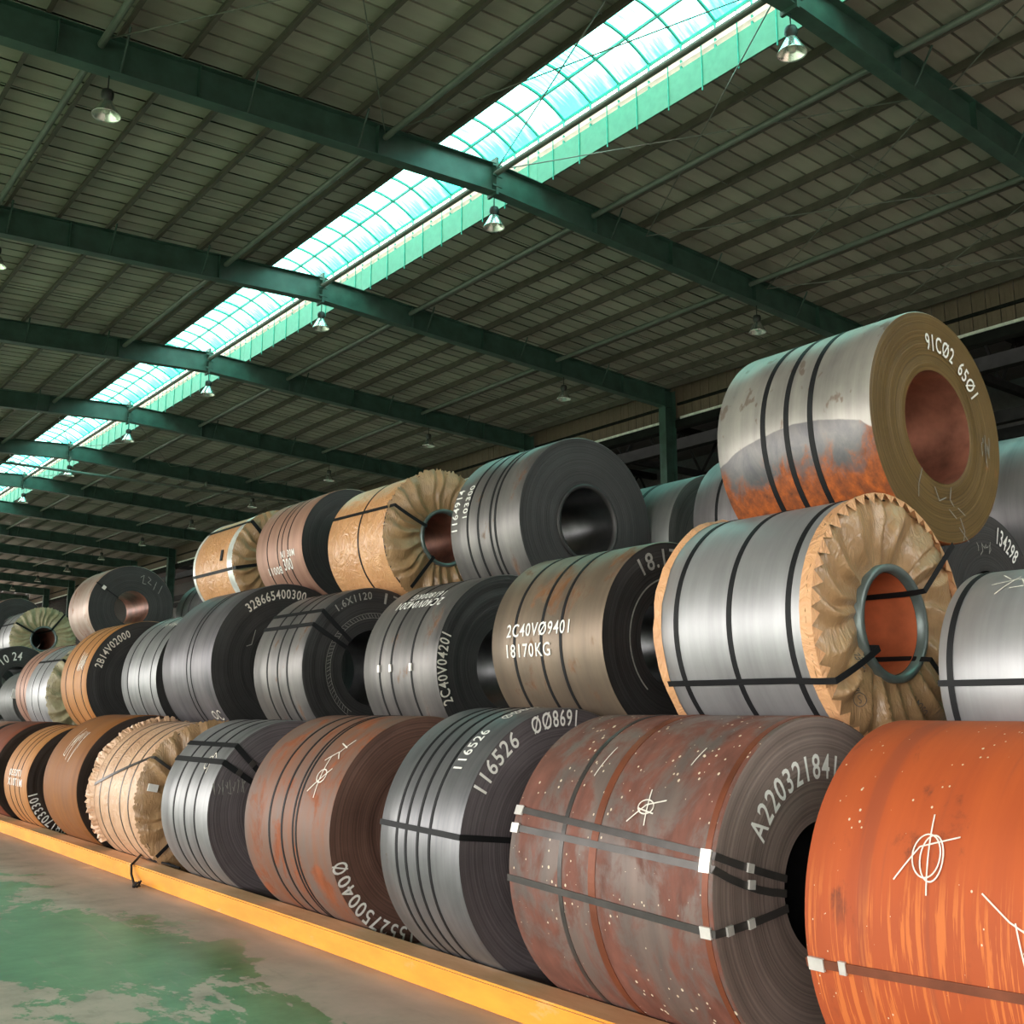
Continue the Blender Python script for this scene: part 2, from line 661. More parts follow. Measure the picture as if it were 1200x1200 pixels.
for i in range(FIRST, NB):
    for s in (-1, 1):
        MB().box(-0.01, 0.01, 0, BAY - 0.01, (12.66 if s > 0 else 12.98) - 13.8, (13.26 if s > 0 else 13.1) - 13.8).build('upstand', M_upstand, sky, rels(RX + s * 1.2, ry(i), 13.8))
        for z in (13.34, 13.46, 13.58):
            MB().box(-0.05, 0.05, 0.02, BAY - 0.02, -0.006, 0.006).build('louvre_slat', M_louvre, sky, rels(RX + s * (1.22), ry(i), z), rot=(0, radians(35 * s), 0))

# ------------------------------------------------------------------ walls
M_clad = plain('brownish_corrugated_cladding', lin(100, 82, 68), 0.6, 0.0, 0.12, 2)
M_white = plain('white_edge_trim', lin(225, 222, 214), 0.5)
M_wall = plain('dim_grey_cladding', lin(58, 58, 56), 0.7)
wr = empty('wall_right', (25.55, 40, 0), 'brown corrugated eave cladding above the open right side', None, None, 'structure')
PW = BAY / 20.0
me_cl = MB().box(-0.012, 0.012, 0.012, PW - 0.012, 11.22, 12.36).box(-0.02, 0.0, 0.08, 0.12, 11.22, 12.36).box(-0.02, 0.0, 0.24, 0.28, 11.22, 12.36).mesh('cladding_panel', M_clad)
rest = MB()
for i in range(FIRST, NB):
    for k in range(20):
        y = ry(i) + k * PW - 40
        if 0 <= i <= 9:
            shared('cladding_panel', me_cl, wr, (0, y, 0))
        else:
            rest.add([(v.co.x, v.co.y + y, v.co.z) for v in me_cl.vertices], [tuple(p.vertices) for p in me_cl.polygons])
    MB().box(-0.10, 0.02, 0.28, BAY - 0.28, 11.13, 11.21).build('edge_trim', M_white, wr, (0, ry(i) - 40, 0))
    MB().box(-0.10, -0.02, 0.16, BAY - 0.16, 11.62, 11.70).build('girt', M_dark, wr, (0, ry(i) - 40, 0))
    MB().box(-0.2, 0.1, 0.16, BAY - 0.16, 10.82, 11.08).build('eave_beam', M_dark, wr, (0, ry(i) - 40, 0))
o = rest.build('cladding_remainder', M_clad, wr)
o['kind'] = 'stuff'
# dark neighbouring aisle beyond the right column line
wa = MB().box(40, 40.2, -30, 130, 0, 15.2).build('wall_annex', M_wall)
tag(wa, 'dim grey far wall of the neighbouring aisle', None, None, 'structure')
ca = empty('ceiling_annex', (32.5, 40, 13.4), 'dark sheet roof of the neighbouring aisle with steel trusses', None, None, 'structure')
MB().box(-7.2, 7.8, -70, 90, 0.9, 1.0).build('roof_deck', M_wall, ca)
for i in range(-1, 10):
    y = ry(i) - 40
    m = MB()
    m.box(-6.9, 7.4, y - 0.12, y + 0.12, 0.2, 0.5)
    m.box(-6.9, 7.4, y - 0.12, y + 0.12, -1.6, -1.35)
    m.build('truss_chord', M_dark, ca)
    for k in range(6):
        xa, xb = -6.9 + k * 2.38, -6.9 + (k + 1) * 2.38
        MB().tube((xa, y, -1.45), ((xa + xb) / 2, y, 0.3), 0.06, 6).tube(((xa + xb) / 2, y, 0.3), (xb, y, -1.45), 0.06, 6).build('truss_diagonal', M_dark, ca)
for x, z in ((-4.8, -0.35), (-2.2, 0.3), (0.8, 0.4), (-4.8, -2.4), (1.5, -2.2), (4.5, -2.0)):
    MB().box(x - 0.16, x + 0.16, -50, 60, z - 0.2, z + 0.2).build('runway_beam', M_dark, ca)
we = MB().box(-15.2, 40.2, 129.8, 130, 0, 15.2).build('wall_far', M_wall)
tag(we, 'dim grey cladding wall closing the far end of the hall', None, None, 'structure')
we = MB().box(-15.2, 40.2, -30.2, -30, 0, 15.2).build('wall_near', M_wall)
tag(we, 'dim grey cladding wall closing the hall behind the camera', None, None, 'structure')
# unseen left aisle: flat roof added to limit top light, open side facing yard
cl = MB().box(LEFT_X, XL, -30, 130, 12.3, 12.4).build('ceiling_left_added', M_sheet)
tag(cl, 'unseen plain sheet roof added over the open left aisle to limit top light', None, None, 'structure')
wl = MB().box(LEFT_X - 0.2, LEFT_X, -30, 130, OPEN_Z1, 12.4).build('wall_left_added', M_wall)  # unseen band, added; its lower edge sets how much side daylight enters
tag(wl, 'unseen cladding band added above the open left side to limit the daylight', None, None, 'structure')

# ------------------------------------------------------------------ high bay lamps
M_refl = plain('silver_lamp_reflector', lin(212, 214, 206), 0.22, 0.85, 0.04)
M_house = plain('black_lamp_housing', lin(40, 40, 38), 0.5)
M_bulb = plain('frosted_bulb', lin(232, 228, 214), 0.2)


def lathe(name, prof, mat, n=28, smooth=True, shell=0.0):
    vs, fs = [], []
    for (r, z) in prof:
        for k in range(n):
            t = 2 * pi * k / n
            vs.append((r * cos(t), r * sin(t), z))
    for a in range(len(prof) - 1):
        for k in range(n):
            fs.append((a * n + k, a * n + (k + 1) % n, (a + 1) * n + (k + 1) % n, (a + 1) * n + k))
    me = bpy.data.meshes.new(name)
    me.from_pydata(vs, [], fs)
    me.polygons.foreach_set('use_smooth', [smooth] * len(fs))
    me.materials.append(mat)
    me.update()
    return me


me_shade = lathe('reflector', [(0.075, 0.27), (0.09, 0.25), (0.15, 0.14), (0.215, 0.02), (0.225, 0.0), (0.219, 0.0), (0.208, 0.02), (0.143, 0.14), (0.083, 0.25)], M_refl)
me_hous = lathe('housing', [(0.0, 0.46), (0.05, 0.455), (0.085, 0.44), (0.1, 0.40), (0.1, 0.34), (0.085, 0.30), (0.075, 0.25), (0.0, 0.25)], M_house)
me_bulb = lathe('bulb', [(0.03, 0.25), (0.045, 0.18), (0.06, 0.12), (0.05, 0.06), (0.0, 0.04)], M_bulb, 14)
me_cord = MB().tube((0, 0, 0.45), (0, 0, 0.74), 0.012, 6).mesh('hanging_rod', M_house)
ROW = {4.5: 'left-hand', 12.32: 'ridge', 20.65: 'right-hand'}
for i in range(0, 12):
    for x in (4.5, 12.32, 20.65):
        z = 11.47 if x == 12.32 else 11.40 - 0.0
        zz = 12.12 - drop(x) - 0.73
        lab = 'bell shaped silver lamp hanging in the %s row under the %s roof beam' % (ROW[x], ORD[i])
        L = empty('high_bay_lamp', (x, ry(i) + 0.05, zz), lab, 'lamp', 'high bay lamps under the roof beams')
        shared('reflector', me_shade, L)
        shared('housing', me_hous, L)
        shared('bulb', me_bulb, L)
        shared('hanging_rod', me_cord, L)

# ------------------------------------------------------------------ kerb


def kerb_mat():
    t = NT('yellow_kerb_paint')
    geo = t.n('ShaderNodeNewGeometry')
    sep = t.n('ShaderNodeSeparateXYZ')
    t.t.links.new(geo.outputs['Normal'], sep.inputs[0])
    n1 = t.noise(t.mapped((3, 0.8, 3)), 1.6, 8, 0.65)
    yel = t.ramp(n1, [(0.3, lin(214, 134, 24)), (0.7, lin(228, 160, 38))])
    dust = t.ramp(n1, [(0.3, lin(198, 148, 106)), (0.55, lin(222, 176, 132)), (0.75, lin(228, 196, 168))])
    worn = t.step(t.noise(t.mapped((3, 1.1, 3), (4, 4, 4)), 2.2, 8, 0.7), 0.60, 0.68)
    yel = t.mix(t.math('MULTIPLY', worn, 0.6), yel, lin(214, 160, 96))
    up = t.step(sep.outputs[2], 0.93, 0.99)
    t.bump(n1, 0.25, 0.01)
    return t.fin(t.mix(up, yel, dust), 0.6, 0.0)


def bevel_box(name, x0, x1, y0, y1, z0, z1, mat, bev):
    bm = bmesh.new()
    bmesh.ops.create_cube(bm, size=1)
    for v in bm.verts:
        v.co = Vector(((v.co.x + 0.5) * (x1 - x0) + x0, (v.co.y + 0.5) * (y1 - y0) + y0, (v.co.z + 0.5) * (z1 - z0) + z0))
    bmesh.ops.bevel(bm, geom=bm.edges[:], offset=bev, segments=2, affect='EDGES')
    me = bpy.data.meshes.new(name)
    bm.to_mesh(me)
    bm.free()
    me.materials.append(mat)
    o = bpy.data.objects.new(name, me)
    return link(o)


o = bevel_box('kerb', 3.72, 3.95, -2, 60, 0, 0.15, kerb_mat(), 0.012)
tag(o, 'long yellow painted kerb with dusty top in front of the coils', 'kerb')

# ------------------------------------------------------------------ coil materials
K = lin
S_ = {}
S_['orange_rust'] = steel('orange_rust_steel', K(166, 72, 30), K(188, 86, 34), K(130, 64, 38), 0.34, 0.62, 0.05, 0.9, True)
S_['mottled'] = steel('mottled_brown_steel', K(98, 88, 84), K(126, 108, 100), K(126, 78, 64), 0.74, 0.42, 0.5, 1.5)
S_['dark_silver'] = steel('dark_silver_steel', K(96, 96, 99), K(136, 136, 137), K(122, 96, 70), 0.14, 0.3, 0.9)
S_['red_brown'] = steel('red_brown_steel', K(110, 98, 92), K(134, 84, 58), K(156, 84, 46), 0.56, 0.45, 0.25)
S_['grey_silver'] = steel('grey_silver_steel', K(120, 120, 122), K(160, 160, 160), K(140, 104, 74), 0.08, 0.32, 0.9)
S_['rust'] = steel('plain_rust_steel', K(122, 75, 36), K(144, 91, 42), K(152, 90, 40), 0.4, 0.55, 0.08)
S_['tan'] = steel('tan_rust_steel', K(160, 106, 58), K(182, 128, 76), K(176, 108, 48), 0.35, 0.45, 0.15)
S_['dull_red'] = steel('dull_red_steel', K(104, 54, 38), K(128, 70, 48), None, 0, 0.5, 0.3)
S_['bright'] = steel('bright_silver_steel', K(150, 149, 151), K(176, 175, 177), None, 0, 0.34, 0.95)
S_['brown_grey'] = steel('brown_grey_steel', K(112, 98, 86), K(140, 122, 104), K(134, 90, 54), 0.4, 0.34, 0.8)
S_['grey_dark'] = steel('grey_dark_steel', K(96, 93, 93), K(130, 126, 123), K(124, 90, 66), 0.34, 0.32, 0.85)
S_['mauve'] = steel('mauve_grey_steel', K(126, 120, 124), K(162, 156, 158), None, 0, 0.34, 0.85)
S_['pink_brown'] = steel('pinkish_brown_steel', K(152, 114, 98), K(178, 138, 120), K(160, 108, 84), 0.2, 0.4, 0.5)
S_['copper'] = steel('copper_stained_steel', K(160, 128, 114), K(184, 168, 158), K(158, 104, 76), 0.35, 0.34, 0.75)
S_['slate'] = steel('slate_steel', K(92, 90, 94), K(126, 122, 125), None, 0, 0.34, 0.85)
S_['mid_grey'] = steel('mid_grey_steel', K(96, 98, 98), K(124, 124, 122), None, 0, 0.4, 0.7)

F_ = {}
F_['black'] = edgewound('black_strip_edges', K(40, 39, 39), K(64, 62, 62))
F_['purple'] = edgewound('purple_grey_strip_edges', K(76, 70, 73), K(112, 104, 107))
F_['brown'] = edgewound('brown_strip_edges', K(82, 58, 50), K(122, 90, 78))
F_['brown_grey'] = edgewound('brown_grey_strip_edges', K(108, 94, 88), K(146, 128, 120))
F_['olive'] = edgewound('olive_rust_strip_edges', K(86, 66, 33), K(118, 93, 50), 0.45, 0.35, K(190, 98, 34), 0.16)
F_['sepia'] = edgewound('sepia_strip_edges', K(40, 30, 25), K(62, 48, 38))
F_['grey'] = edgewound('grey_strip_edges', K(70, 72, 70), K(100, 100, 98))
M_bore_dark = plain('dark_bore_steel', K(84, 84, 86), 0.32, 0.8)
M_bore_rust = plain('rusty_bore_steel', K(150, 96, 78), 0.42, 0.4, 0.3, 4)
M_bore_orange = plain('orange_bore_lining', K(196, 104, 66), 0.55, 0.05, 0.15, 4)
M_strap = plain('black_steel_strap', K(26, 26, 28), 0.6, 0.0, spec=0.25)
M_strap_brown = plain('rusty_strap', K(120, 66, 44), 0.5, 0.3)
M_strap_grey = plain('dull_grey_strap', K(78, 74, 72), 0.4, 0.5)
M_clip = plain('bright_strap_clip', K(214, 210, 204), 0.35, 0.3)
M_paint = plain('white_marking_paint', K(236, 234, 228), 0.6, 0.0, 0.02)
M_chalk = plain('white_chalk', K(226, 218, 206), 0.8, 0.0, 0.06, 30)
M_chalk_dim = plain('faint_chalk', K(150, 148, 142), 0.8, 0.0, 0.1, 30)
M_kraft = kraft('kraft_paper_wrap', K(188, 148, 116), K(212, 176, 144))
M_kraft_gold = kraft('golden_kraft_paper', K(194, 140, 96), K(220, 166, 118), 0.34)
M_kraft_face = kraft('pleated_kraft_paper', K(142, 110, 78), K(182, 146, 106), 0.30, 7.0, 0.3)
M_kraft_olive = kraft('olive_pleated_paper', K(140, 128, 96), K(186, 174, 138), 0.32, 9.0, 0.35)
M_kraft_edge = kraft('orange_kraft_edging', K(206, 150, 106), K(228, 174, 126), 0.5)
M_ink = plain('faded_blue_grey_ink', K(96, 88, 84), 0.7, 0.0, 0.1, 20)
M_ring = plain('grey_inner_ring', K(116, 126, 124), 0.4, 0.5)
M_film = plain('pale_protective_film', K(214, 216, 212), 0.3, 0.2)
M_label = plain('white_paper_label', K(226, 224, 220), 0.6)


def alpha_mat():
    """upper steel, lower rusty patch with an outline of its own"""
    t = NT('half_rusted_steel')
    sep = t.n('ShaderNodeSeparateXYZ')
    t.t.links.new(t.tc.outputs['Object'], sep.inputs[0])
    band = t.noise(t.mapped((0.5, 9, 0.5)), 1.0, 5, 0.6)
    broad = t.noise(t.mapped((1, 1.6, 1), (3, 0, 2)), 2.0, 6)
    top = t.ramp(t.math('ADD', t.math('MULTIPLY', band, 0.5), t.math('MULTIPLY', broad, 0.5)), [(0.36, K(146, 140, 136)), (0.64, K(186, 180, 172))])
    spots = t.step(t.noise(t.mapped((3, 5, 3), (1, 2, 3)), 2.0, 3), 0.60, 0.66)
    top = t.mix(t.math('MULTIPLY', spots, 0.6), top, K(120, 92, 74))
    u = t.math('ADD', t.math('DIVIDE', sep.outputs[1], 1.14), 0.5)       # 0 near end, 1 far end
    # outline height, coded as (z + 0.5) in the ramp value
    zb = [(0.0, -0.12), (0.06, -0.06), (0.28, 0.0), (0.5, 0.012), (0.66, -0.02), (0.84, -0.06), (0.97, -0.15)]
    line = t.ramp(u, [(p, (z + 0.5,) * 3) for p, z in zb], 'B_SPLINE')
    wob = t.math('MULTIPLY', t.math('SUBTRACT', broad, 0.5), 0.05)
    d = t.math('SUBTRACT', t.math('SUBTRACT', t.math('ADD', line, wob), 0.5), sep.outputs[2])
    patch = t.step(d, -0.004, 0.008)
    rn = t.noise(t.mapped((2, 3, 2), (9, 1, 4)), 2.2, 9, 0.7, 0.5)
    edge = t.math('ABSOLUTE', t.math('SUBTRACT', u, 0.5))
    orange_f = t.math('ADD', t.math('ADD', t.math('MULTIPLY', d, 1.5), t.math('MULTIPLY', t.step(edge, 0.38, 0.5), 0.35)), t.math('SUBTRACT', rn, 0.5))
    orange = t.step(orange_f, 0.24, 0.52)
    oc = t.ramp(t.noise(t.mapped((3, 4, 3), (2, 2, 2)), 4.0, 8, 0.7), [(0.3, K(96, 54, 36)), (0.5, K(150, 78, 36)), (0.72, K(204, 104, 38))])
    low = t.mix(orange, t.ramp(rn, [(0.3, K(92, 90, 95)), (0.7, K(124, 119, 117))]), oc)
    col = t.mix(patch, top, low)
    om = t.math('MULTIPLY', patch, orange)
    rough = t.mix(om, (0.42, 0.42, 0.42, 1), (0.7, 0.7, 0.7, 1))
    met = t.mix(om, (0.55, 0.55, 0.55, 1), (0.05, 0.05, 0.05, 1))
    t.bump(t.math('ADD', band, rn), 0.12, 0.01)
    return t.fin(col, rough, met)


S_['half_rust'] = alpha_mat()

# ------------------------------------------------------------------ coil geometry
NSEG = 112


def ring_pts(r, y, n=NSEG):
    return [(r * sin(2 * pi * k / n), y, r * cos(2 * pi * k / n)) for k in range(n)]


def tube_surface(stations, n=NSEG):
    """stations: (radius, y) -> verts, faces"""
    vs, fs = [], []
    for (r, y) in stations:
        vs += ring_pts(r, y, n)
    for a in range(len(stations) - 1):
        for k in range(n):
            fs.append((a * n + k, a * n + (k + 1) % n, (a + 1) * n + (k + 1) % n, (a + 1) * n + k))
    return vs, fs


def add_part(c, name, vs, fs, mat, smooth=True, label=None, under=None):
    o = mesh_obj(name, vs, fs, mat, under or c['root'], (0, 0, 0 if under else c['R']), smooth)
    if label:
        o['label'] = label
    return o


def band_ring(c, Y, width=0.03, mat=None, name='strap', lift=0.003):
    y = Y - c['Yc']
    R = c['R']
    st = [(R - 0.002, y - width / 2), (R + lift, y - width / 2), (R + lift, y + width / 2), (R - 0.002, y + width / 2)]
    vs, fs = tube_surface(st)
    o = add_part(c, name, vs, fs, mat or M_strap, False)
    return o


def P(phi, r, y):
    a = radians(phi)
    return Vector((r * sin(a), y, r * cos(a)))


def ribbon(c, pts, width, mat, name, normals, th=0.004):
    """flat strap along local points with given outward normals"""
    vs, fs = [], []
    n = len(pts)
    for i, (p, nn) in enumerate(zip(pts, normals)):
        a = pts[max(i - 1, 0)]
        b = pts[min(i + 1, n - 1)]
        d = (b - a).normalized()
        nn = nn.normalized()
        s = d.cross(nn).normalized() * (width / 2)
        vs += [p - s, p + s, p + s + nn * th, p - s + nn * th]
    for i in range(n - 1):
        k = 4 * i
        for a, b in ((0, 1), (1, 2), (2, 3), (3, 0)):
            fs.append((k + a, k + b, k + 4 + b, k + 4 + a))
    fs += [(0, 3, 2, 1), (4 * n - 4, 4 * n - 3, 4 * n - 2, 4 * n - 1)]
    return add_part(c, name, [tuple(v) for v in vs], fs, mat, False)


def cross_strap(c, pf, pn, width=0.03, mat=None, rin=None, face_phi=None, body=True, name='cross_strap'):
    """strap along the body from far (phi pf) to near (phi pn), then over the end face into the bore"""
    R, hw = c['R'], c['w'] / 2
    rin = rin or c['bore'] * R
    fp = pn if face_phi is None else face_phi
    pts, nor = [], []
    lift = 0.006
    if body:
        for k in range(13):
            u = k / 12
            ph = pf + (pn - pf) * u
            pts.append(P(ph, R + lift + c.get('rim', 0.0) * max(0.0, (u - 0.82) / 0.18), hw - 2 * hw * u))
            nor.append(P(ph, 1, 0))
    off = c.get('faceoff', 0.0) + 0.012
    for k in range(6):
        u = k / 5
        r = (R + lift + c.get('rim', 0.0)) + (rin - R - lift - c.get('rim', 0.0)) * u
        ph = pn + (fp - pn) * u
        pts.append(P(ph, r, -hw - off))
        nor.append(Vector((0, -1, 0)) if k > 0 else (Vector((0, -1, 0)) + P(pn, 1, 0)))
    pts.append(P(fp, rin - 0.012, -hw + 0.02))
    nor.append(-P(fp, 1, 0))
    pts.append(P(fp, c['bore'] * R - 0.012, hw - 0.05))
    nor.append(-P(fp, 1, 0))
    return ribbon(c, pts, width, mat or M_strap, name, nor)


def clip(c, phi, Y=None, r=None, size=(0.05, 0.035), mat=None, name='strap_clip', under=None):
    """small buckle, on the body (Y given) or on the near face (r given)"""
    R = c['R']
    if Y is not None:
        m = MB().box(-size[1] / 2, size[1] / 2, -size[0] / 2, size[0] / 2, 0, 0.012)
        rot = Matrix.Rotation(radians(phi), 4, 'Y')
        loc = P(phi, R + 0.004, Y - c['Yc'])
        vs = [rot @ Vector(v) + loc for v in m.v]
    else:
        m = MB().box(-size[0] / 2, size[0] / 2, -0.012, 0, -size[1] / 2, size[1] / 2)
        rot = Matrix.Rotation(radians(phi - 90), 4, 'Y')
        loc = P(phi, r * R, -c['w'] / 2 - c.get('faceoff', 0) - 0.014)
        vs = [rot @ Vector(v) + loc for v in m.v]
    return add_part(c, name, [tuple(v) for v in vs], m.f, mat or M_clip, False, None, under)


_txt = {}


def glyphs(s):
    if s in _txt:
        return _txt[s]
    cu = bpy.data.curves.new('marking', 'FONT')
    cu.body = s
    cu.size = 1.0
    cu.resolution_u = 3
    cu.space_character = 1.15
    cu.offset = 0.012
    ob = bpy.data.objects.new('marking', cu)
    COL.objects.link(ob)
    dg = bpy.context.evaluated_depsgraph_get()
    me = bpy.data.meshes.new_from_object(ob.evaluated_get(dg))
    bm = bmesh.new()
    bm.from_mesh(me)
    bmesh.ops.triangulate(bm, faces=bm.faces[:])
    vs = [tuple(v.co) for v in bm.verts]
    bm.verts.index_update()
    fs = [tuple(v.index for v in f.verts) for f in bm.faces]
    bm.free()
    bpy.data.objects.remove(ob)
    bpy.data.curves.remove(cu)
    bpy.data.meshes.remove(me)
    x0, x1 = min(v[0] for v in vs), max(v[0] for v in vs)
    y0, y1 = min(v[1] for v in vs), max(v[1] for v in vs)
    vs = [((v[0] - x0) / (x1 - x0), (v[1] - y0) / (y1 - y0)) for v in vs]
    _txt[s] = (vs, fs)
    return _txt[s]


def face_text(c, s, phi0, phi1, r, height, mat=None):
    """clockwise lettering on the near end face, tops outward; r = centre radius ratio, height in metres"""
    vs, fs = glyphs(s)
    R = c['R']
    y = -c['w'] / 2 - c.get('faceoff', 0) - 0.007
    out = [tuple(P(phi0 + (phi1 - phi0) * u, r * R + (v - 0.5) * height, y)) for u, v in vs]
    return add_part(c, 'lettering', out, fs, mat or M_paint, False)


def body_text(c, s, Y0, Y1, p0, p1, mode='axial', mat=None):
    """lettering on the wrap. axial: u from Y0 to Y1, v from p0 (bottom) to p1 (top).  circ: u along phi p0->p1, v along Y0->Y1"""
    vs, fs = glyphs(s)
    R = c['R'] + 0.005
    out = []
    for u, v in vs:
        if mode == 'axial':
            Y, ph = Y0 + (Y1 - Y0) * u, p0 + (p1 - p0) * v
        else:
            Y, ph = Y0 + (Y1 - Y0) * v, p0 + (p1 - p0) * u
        out.append(tuple(P(ph, R, Y - c['Yc'])))
    return add_part(c, 'lettering', out, fs, mat or M_paint, False)


def scribble(c, strokes, Y=None, phi=None, on='body', width=0.008, mat=None, r=None):
    """chalk marks: strokes of (right, up) metres about a centre"""
    vs, fs = [], []
    R = c['R']

    def mp(q):
        if on == 'body':
            return P(phi + math.degrees(q[1] / R), R + 0.005, Y - q[0] - c['Yc'])
        base = P(phi, r * R, -c['w'] / 2 - c.get('faceoff', 0) - 0.007)
        return base + Vector((q[0], 0, q[1]))
    for st in strokes:
        fine = [st[0]]
        for a, b in zip(st, st[1:]):
            L = max(1, int(math.hypot(b[0] - a[0], b[1] - a[1]) / 0.03))
            fine += [(a[0] + (b[0] - a[0]) * k / L, a[1] + (b[1] - a[1]) * k / L) for k in range(1, L + 1)]
        for a, b in zip(fine, fine[1:]):
            d = Vector((b[0] - a[0], b[1] - a[1]))
            if d.length < 1e-6:
                continue
            d.normalize()
            n = Vector((-d.y, d.x)) * (width / 2)
            k = len(vs)
            for q, sgn in ((a, 1), (a, -1), (b, -1), (b, 1)):
                vs.append(tuple(mp((q[0] + n.x * sgn, q[1] + n.y * sgn))))
            fs.append((k, k + 1, k + 2, k + 3))
    return add_part(c, 'chalk_mark', vs, fs, mat or M_chalk, False)


def arc(cx, cy, rx, ry_, a0, a1, n=18):
    return [(cx + rx * cos(radians(a0 + (a1 - a0) * k / n)), cy + ry_ * sin(radians(a0 + (a1 - a0) * k / n))) for k in range(n + 1)]


def random_scrawl(seed, w, h, n):
    q = random.Random(seed)
    out = []
    for k in range(n):
        x = -w / 2 + w * (k + 0.5) / n
        st = [(x + q.uniform(-0.4, 0.4) * w / n, h / 2 * q.uniform(0.3, 1))]
        for j in range(3):
            st.append((x + q.uniform(-0.6, 0.6) * w / n, h / 2 * q.uniform(-1, 0.8)))
        out.append(st)
    return out


def pleated(c, mat, rin, seed, amp=0.03, n=30, rag=0.012, name='paper_end'):
    """gathered paper folded over the end face: radial pleats as real folds"""
    q = random.Random(seed)
    R, hw = c['R'], c['w'] / 2
    NT_, NR = 300, 10
    cuts = sorted((k + q.uniform(-0.32, 0.32)) / n for k in range(n))
    hgt = [q.uniform(0.45, 1.0) for _ in range(n)]
    skew = [q.uniform(-0.25, 0.25) for _ in range(n)]
    asym = [q.uniform(0.2, 0.8) for _ in range(n)]
    ragd = [q.uniform(-1, 1) for _ in range(NT_)]
    vs, fs = [], []

    def height(t, v):
            tt = (t + 0.012 * sin(5 * v + 7 * t)) % 1.0
            j = max((i for i in range(n) if cuts[i] <= tt), default=n - 1)
            c0 = cuts[j]
            c1 = cuts[(j + 1) % n]
            span = (c1 - c0) % 1.0
            u = ((tt - c0) % 1.0) / max(span, 1e-6)
            s = asym[j] + skew[j] * (v - 0.5)
            s = min(max(s, 0.12), 0.88)
            tri = u / s if u < s else (1 - u) / (1 - s)
            env = 0.12 + 0.88 * sin(pi * min(1, v * 0.82 + 0.06))
            bulge = 0.02 * sin(pi * v)
            return amp * hgt[j] * (max(tri, 0.0) ** 1.3) * env + bulge
    c['pleat'] = lambda phi, r: height((phi / 360.0) % 1.0, min(max((r - rin) / (R * 1.004 - rin), 0.0), 1.0))
    for a in range(NR + 1):
        v = a / NR
        r0 = rin + (R * 1.004 - rin) * v
        for k in range(NT_):
            t = k / NT_
            d = height(t, v)
            rr = r0 + (rag * ragd[k] if a == NR else 0)
            y = -hw - 0.004 - d
            if a == NR:
                y = -hw + 0.012 - 0.6 * d
                rr = R + 0.006 + rag * abs(ragd[k])
            vs.append(tuple(P(360 * t, rr, y)))
    for a in range(NR):
        for k in range(NT_):
            fs.append((a * NT_ + k, a * NT_ + (k + 1) % NT_, (a + 1) * NT_ + (k + 1) % NT_, (a + 1) * NT_ + k))
    c['faceoff'] = amp + 0.015
    return add_part(c, name, vs, fs, mat, True)


def paper_print(c, shape, phi, r, rot, sx, sy):
    """ink print lying on the folds of the gathered paper end"""
    vs, fs = shape
    base = P(phi, r * c['R'], 0)
    cs, sn = cos(radians(rot)), sin(radians(rot))
    out = []
    for u, v in vs:
        x, z = (u - 0.5) * sx, (v - 0.5) * sy
        q = base + Vector((x * cs - z * sn, 0, x * sn + z * cs))
        ph, rr = math.degrees(atan2(q.x, q.z)), math.hypot(q.x, q.z)
        out.append((q.x, -c['w'] / 2 - 0.010 - c['pleat'](ph, rr), q.z))
    return add_part(c, 'paper_print', out, fs, M_ink, False)


def oval_shape():
    vs, fs = [], []
    n = 28
    for r in (0.5, 0.44):
        vs += [(0.5 + r * cos(2 * pi * k / n), 0.5 + r * sin(2 * pi * k / n)) for k in range(n)]
    fs += [(k, (k + 1) % n, n + (k + 1) % n, n + k) for k in range(n)]
    pts = [(0.62, 0.72), (0.5, 0.78), (0.4, 0.68), (0.5, 0.52), (0.6, 0.4), (0.5, 0.24), (0.38, 0.3)]
    for a, b in zip(pts, pts[1:]):
        d = Vector((b[0] - a[0], b[1] - a[1])).normalized() * 0.03
        k = len(vs)
        vs += [(a[0] - d.y, a[1] + d.x), (a[0] + d.y, a[1] - d.x), (b[0] + d.y, b[1] - d.x), (b[0] - d.y, b[1] + d.x)]
        fs.append((k, k + 1, k + 2, k + 3))
    return vs, fs


def coil(dim, wrap, face, label, bore=0.4, bore_mat=None, bands=(), bw=0.03, band_mat=None, group=None, name='steel_coil', seg_edge=True, ring=False, tilt=0.0):
    X, Z, R, Yf, Yn = dim
    w = Yf - Yn
    c = dict(R=R, w=w, Yc=(Yf + Yn) / 2, bore=bore, X=X, Z=Z)
    root = empty(name, (X, c['Yc'], Z - R), label, 'steel coil', group)
    c['root'] = root
    hw = w / 2
    b = 0.006
    # outer wrap, with very slight telescoping of the outer laps
    vs, fs = tube_surface([(R - b, hw), (R, hw - b), (R, hw * 0.5), (R, 0), (R, -hw * 0.5), (R, -hw + b), (R - b, -hw)])
    add_part(c, 'wrap', vs, fs, S_[wrap] if isinstance(wrap, str) else wrap)
    ri = bore * R
    q = random.Random(int(X * 1000 + Yn * 77))
    if face is not None:
        for s, nm in ((-1, 'end_face'), (1, 'end_face')):
            nst = 15 if s < 0 else 3
            st = []
            for k in range(nst + 1):
                r = (R - b) + (ri - R + b) * k / nst
                jit = 0.0 if k in (0,) else q.uniform(-0.004, 0.005)
                st.append((r, s * (hw + jit)))
            vs, fs = tube_surface(st)
            if s > 0:
                fs = [tuple(reversed(f)) for f in fs]
            add_part(c, nm, vs, fs, F_[face] if isinstance(face, str) else face)
    vs, fs = tube_surface([(ri, hw), (ri, -hw)])
    fs = [tuple(reversed(f)) for f in fs]
    add_part(c, 'bore', vs, fs, bore_mat or M_bore_dark)
    for Y in bands:
        if isinstance(Y, tuple):
            band_ring(c, Y[0], Y[1], Y[2] if len(Y) > 2 else None)
        else:
            c.setdefault('straps', []).append(band_ring(c, Y, bw, band_mat))
    return c


